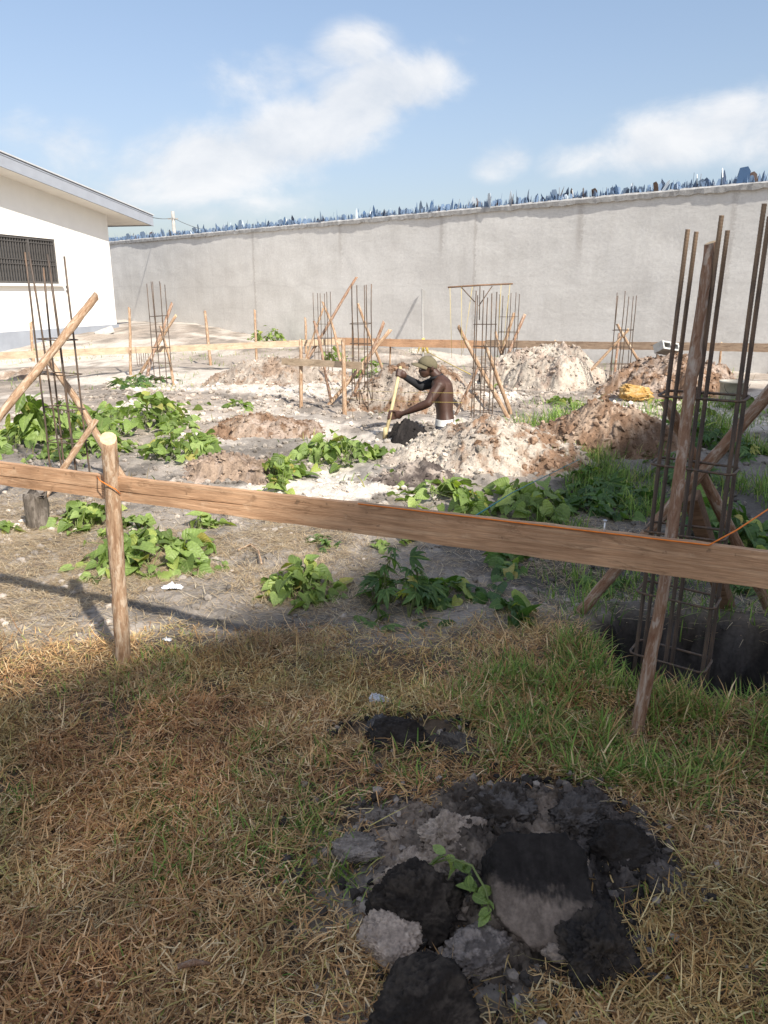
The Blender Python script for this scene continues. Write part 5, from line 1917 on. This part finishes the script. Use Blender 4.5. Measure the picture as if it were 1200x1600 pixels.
# matted dry grass
def keep_mat(x, y):
    e = sstep(y + (edge_noise(x, y) - .5) * 1.1, 3.40, 2.95)
    clump = .35 + .65 * sstep(fbm(x * 5, y * 5, seed=85, oct=3), .36, .55)
    return e * clump * (1 - .42 * green_amt(x, y)) * np.maximum(.04, sstep(in_rubble(x, y) + (edge_noise(x * 3, y * 3) - .5) * .9, .82, 1.1)) * pit_clear(x, y)


x, y = scatter(450000, -3.3, 3.4, 1.0, 3.6, keep_mat)
n_ = len(x)
zb = H(x, y) + RNG.random(n_) ** 1.5 * .035
az_ = np.where(RNG.random(n_) < .45, RNG.uniform(0, 6.283, n_), fbm(x * 2.6, y * 2.6, seed=91, oct=3) * 18 + RNG.normal(0, 1.0, n_))
ln = RNG.uniform(.02, .08, n_)
ln = np.where(RNG.random(n_) < .03, RNG.uniform(.10, .20, n_), ln)
cl = pick_cols(n_, STRAW, (5, 3, 2, 2, 1.2))
tone = .45 + 1.1 * fbm(x * 3.5, y * 3.5, seed=93, oct=4, gain=.6)
cl = cl * tone[:, None]
ol = sstep(fbm(x * 2.1, y * 2.1, seed=94, oct=3), .48, .62)[:, None] * .45
cl = cl * (1 - ol) + cl * np.array([[.78, .95, .72]]) * ol
rd = sstep(fbm(x * 2.8, y * 2.8, seed=96, oct=3), .50, .62)[:, None] * .6
cl = cl * (1 - rd) + cl * np.array([[.98, .80, .72]]) * rd
tag(blades('dry_grass', np.stack([x, y, zb], 1), az_, ln, RNG.uniform(.0016, .0048, n_), RNG.normal(.09, .22, n_), RNG.normal(.06, .38, n_), cl, 'straw'), 'matted dry brown grass covering the foreground', 'grass')
# thin straw strewn on the soil
def keep_litter(x, y):
    n1 = fbm(x * 1.8, y * 1.8, seed=95, oct=4)
    left = sstep(x - .1, .2, -1.0)
    return sstep(y, 3.0, 3.3) * sstep(y, 6.3, 4.4) * (.16 + .84 * left * sstep(n1, .40, .55) + .4 * sstep(n1, .55, .65)) * pit_clear(x, y)


x, y = scatter(200000, -4.4, 2.6, 2.9, 6.4, keep_litter)
n_ = len(x)
zb = H(x, y) + RNG.random(n_) * .012 + .003
cl = pick_cols(n_, [(.52, .40, .25), (.42, .30, .17), (.60, .50, .34), (.28, .2, .13)], (4, 3, 3, 1.5))
tag(blades('straw_litter', np.stack([x, y, zb], 1), fbm(x, y, seed=97, oct=2) * 6 + RNG.normal(0, 1.0, n_), RNG.uniform(.03, .13, n_), RNG.uniform(.0015, .0035, n_), RNG.normal(.02, .10, n_), RNG.normal(.02, .10, n_), cl, 'straw'), 'loose dry straw strewn over the bare grey soil', 'straw')
# green blades
GREENS = [(.15, .26, .05), (.22, .34, .07), (.29, .38, .085), (.085, .15, .035), (.38, .36, .12)]


def keep_green(x, y):
    e = sstep(y + (edge_noise(x, y) - .5) * .8, 3.5, 3.0)
    tuft = sstep(fbm(x * 9, y * 9, seed=86, oct=2), .42, .62)
    return e * np.clip(green_amt(x, y) * (.12 + .95 * tuft) + .04, 0, 1) * sstep(in_rubble(x, y), .8, 1.02) * pit_clear(x, y)


x, y = scatter(240000, -3.3, 3.4, 1.0, 3.6, keep_green)
n_ = len(x)
g = green_amt(x, y)
cl = pick_cols(n_, GREENS, (4, 4, 3, 2, 2))
dry = (RNG.random(n_) < .34 - .1 * g)[:, None]
cl = np.where(dry, pick_cols(n_, STRAW, (4, 3, 2, 1, 2)), cl)
tag(blades('green_grass', np.stack([x, y, H(x, y)], 1), RNG.uniform(0, 6.28, n_), RNG.uniform(.025, .09, n_) * (.75 + .9 * g), RNG.uniform(.002, .006, n_) * (1 + .3 * g), RNG.uniform(.25, 1.1, n_) + .25 * g, RNG.uniform(.05, .45, n_), cl, 'blade'), 'green grass tufts growing through the dry grass', 'grass')


# rough grass further back at the right and round the pit
def keep_back(x, y):
    n1 = fbm(x * 1.6, y * 1.6, seed=87, oct=4)
    right = sstep(x - .14 * y, .15, .7)
    rim = np.exp(-((box_dist(x, y, PIT, -.3) - .12) / .14) ** 2)
    return np.clip(right * sstep(n1, .44, .60) * sstep(y, 3.3, 4.0) + .7 * rim * sstep(n1, .38, .5), 0, 1) * pit_clear(x, y) * sstep(y, 12, 7)


x, y = scatter(110000, -1.0, 6.5, 2.6, 11, keep_back)
n_ = len(x)
cl = pick_cols(n_, GREENS, (4, 4, 2, 3, 1.5))
sc = 1 + .12 * np.clip(y - 3, 0, 6)
tag(blades('rough_grass', np.stack([x, y, H(x, y)], 1), RNG.uniform(0, 6.28, n_), RNG.uniform(.06, .16, n_) * sc, RNG.uniform(.003, .007, n_) * sc, RNG.uniform(.5, 1.5, n_), RNG.uniform(.05, .4, n_), cl, 'blade'), 'rough green grass round the pit and at the right', 'grass')
# sparse weeds over the pale plot behind
def keep_far(x, y):
    n1 = fbm(x * 1.1, y * 1.1, seed=89, oct=4)
    return sstep(n1, .56, .66)


x, y = scatter(15000, -12, 9, 6, 22, keep_far)
n_ = len(x)
cl = pick_cols(n_, GREENS + [(.40, .33, .2)], (3, 4, 3, 2, 2, 4))
tag(blades('sparse_weeds', np.stack([x, y, H(x, y)], 1), RNG.uniform(0, 6.28, n_), RNG.uniform(.06, .16, n_), RNG.uniform(.006, .014, n_), RNG.uniform(.3, 1.4, n_), RNG.uniform(.05, .4, n_), cl, 'blade'), 'sparse weeds scattered over the pale ground behind', 'weeds')

# loose crumbs over the bare ground
x, y = scatter(30000, -5, 5, 3.1, 14, lambda x, y: sstep(y, 3.2, 3.6) * (.3 + .7 * sstep(fbm(x * 1.3, y * 1.3, seed=99, oct=3), .45, .6)) * pit_clear(x, y))
n_ = len(x)
bv, bf = ICO
sz = (.004 + .022 * RNG.random(n_) ** 4) * (1 + .10 * (y - 3))
V = (bv[None] * (1 + (RNG.random((n_, len(bv), 1)) - .5) * .5) * sz[:, None, None] * np.array([1, 1, .7]))
V = V + np.stack([x, y, H(x, y) + sz * .3], 1)[:, None]
Fc = (bf[None] + (np.arange(n_) * len(bv))[:, None, None]).reshape(-1, 3)
cc_ = ground_color(x, y) * RNG.uniform(.7, 1.5, (n_, 1))
# crumbs rolled off the foreground clods into the grass
x2 = RNG.uniform(-.35, 1.1, 5000); y2 = RNG.uniform(1.15, 2.7, 5000)
ir = in_rubble(x2, y2)
ok2 = (ir > .7) & (RNG.random(5000) < np.exp(-np.maximum(0, ir - .85) * 4.5))
x2, y2 = x2[ok2], y2[ok2]
s2 = .0025 + .014 * RNG.random(len(x2)) ** 3
V2_ = bv[None] * (1 + (RNG.random((len(x2), len(bv), 1)) - .5) * .8) * s2[:, None, None] + np.stack([x2, y2, H(x2, y2) + .012 + s2 * .5], 1)[:, None]
F2_ = (bf[None] + (np.arange(len(x2)) * len(bv))[:, None, None]).reshape(-1, 3)
pal2 = np.array([(.03, .026, .023), (.10, .085, .075), (.26, .22, .185), (.05, .043, .038)])
c2_ = pal2[RNG.integers(0, 4, len(x2))] * RNG.uniform(.7, 1.3, (len(x2), 1))
tag(new_obj('rolled_crumbs', np_mesh('rolled_crumbs', V2_.reshape(-1, 3), [F2_], np.repeat(c2_, len(bv), 0), False, M['clod'])), 'small soil crumbs rolled into the grass round the foreground clods', 'soil', kind='stuff')
oc_ = new_obj('soil_crumbs', np_mesh('soil_crumbs', V.reshape(-1, 3), [Fc], np.clip(np.repeat(cc_, len(bv), 0), 0, .8), False, M['clod']))
tag(oc_, 'loose crumbs of soil scattered on the bare ground', 'soil', kind='stuff')

# ------------------------------------------------------------------ unseen block added behind the camera, shaped to shade the foreground
EV = 11.5
shift = SUN_H * (EV / math.tan(SUN_EL))
K = Vector((-.90, 3.28, 0)) + shift
e1 = Vector((-.80, -.60, 0)).normalized(); e2 = Vector((.575, .818, 0)).normalized()
inn1 = Vector((e1.y, -e1.x, 0)); inn1 = inn1 if inn1.y < 0 else -inn1
inn2 = Vector((e2.y, -e2.x, 0))
shade_blk = empty('shade_block', (K.x, K.y, 0))
tag(shade_blk, 'tall pale unseen block added behind the camera to shade the foreground', 'building')
A1 = K + e1 * 2.9; A2 = K + e2 * 11.8
plan = [A1, K, A2, A2 + inn2 * 4.5, K + inn2 * 5.2 + inn1 * 3.2, A1 + inn1 * 4.5]
def prism(pts, z0, z1, name, mat, parent):
    m_ = MB(); n_ = len(pts)
    m_.add([p - K + Vector((0, 0, z0)) for p in pts] + [p - K + Vector((0, 0, z1)) for p in pts], [tuple(range(n_)), tuple(range(n_, 2 * n_))[::-1]] + [(i, i + n_, (i + 1) % n_ + n_, (i + 1) % n_) for i in range(n_)])
    return m_.build(name, mat, parent)
cen = sum(plan, Vector()) / len(plan)
inset = [p + (cen - p).normalized() * .35 for p in plan]
prism(inset, -.3, EV - .25, 'wall', M['white_wall'], shade_blk)
prism(plan, EV - .24, EV, 'roof', M['fascia'], shade_blk)
for fl in range(3):
    for f in (1.8, 4.4, 7.0, 9.6):
        c_ = K + e2 * f + inn2 * .2 - K
        wob_ = MB().box(c_ + Vector((0, 0, 2.2 + fl * 3.4)), (1.2, .12, 1.3), Matrix.Rotation(math.atan2(e2.y, e2.x), 3, 'Z')).build('window', M['dark_glass'], shade_blk)
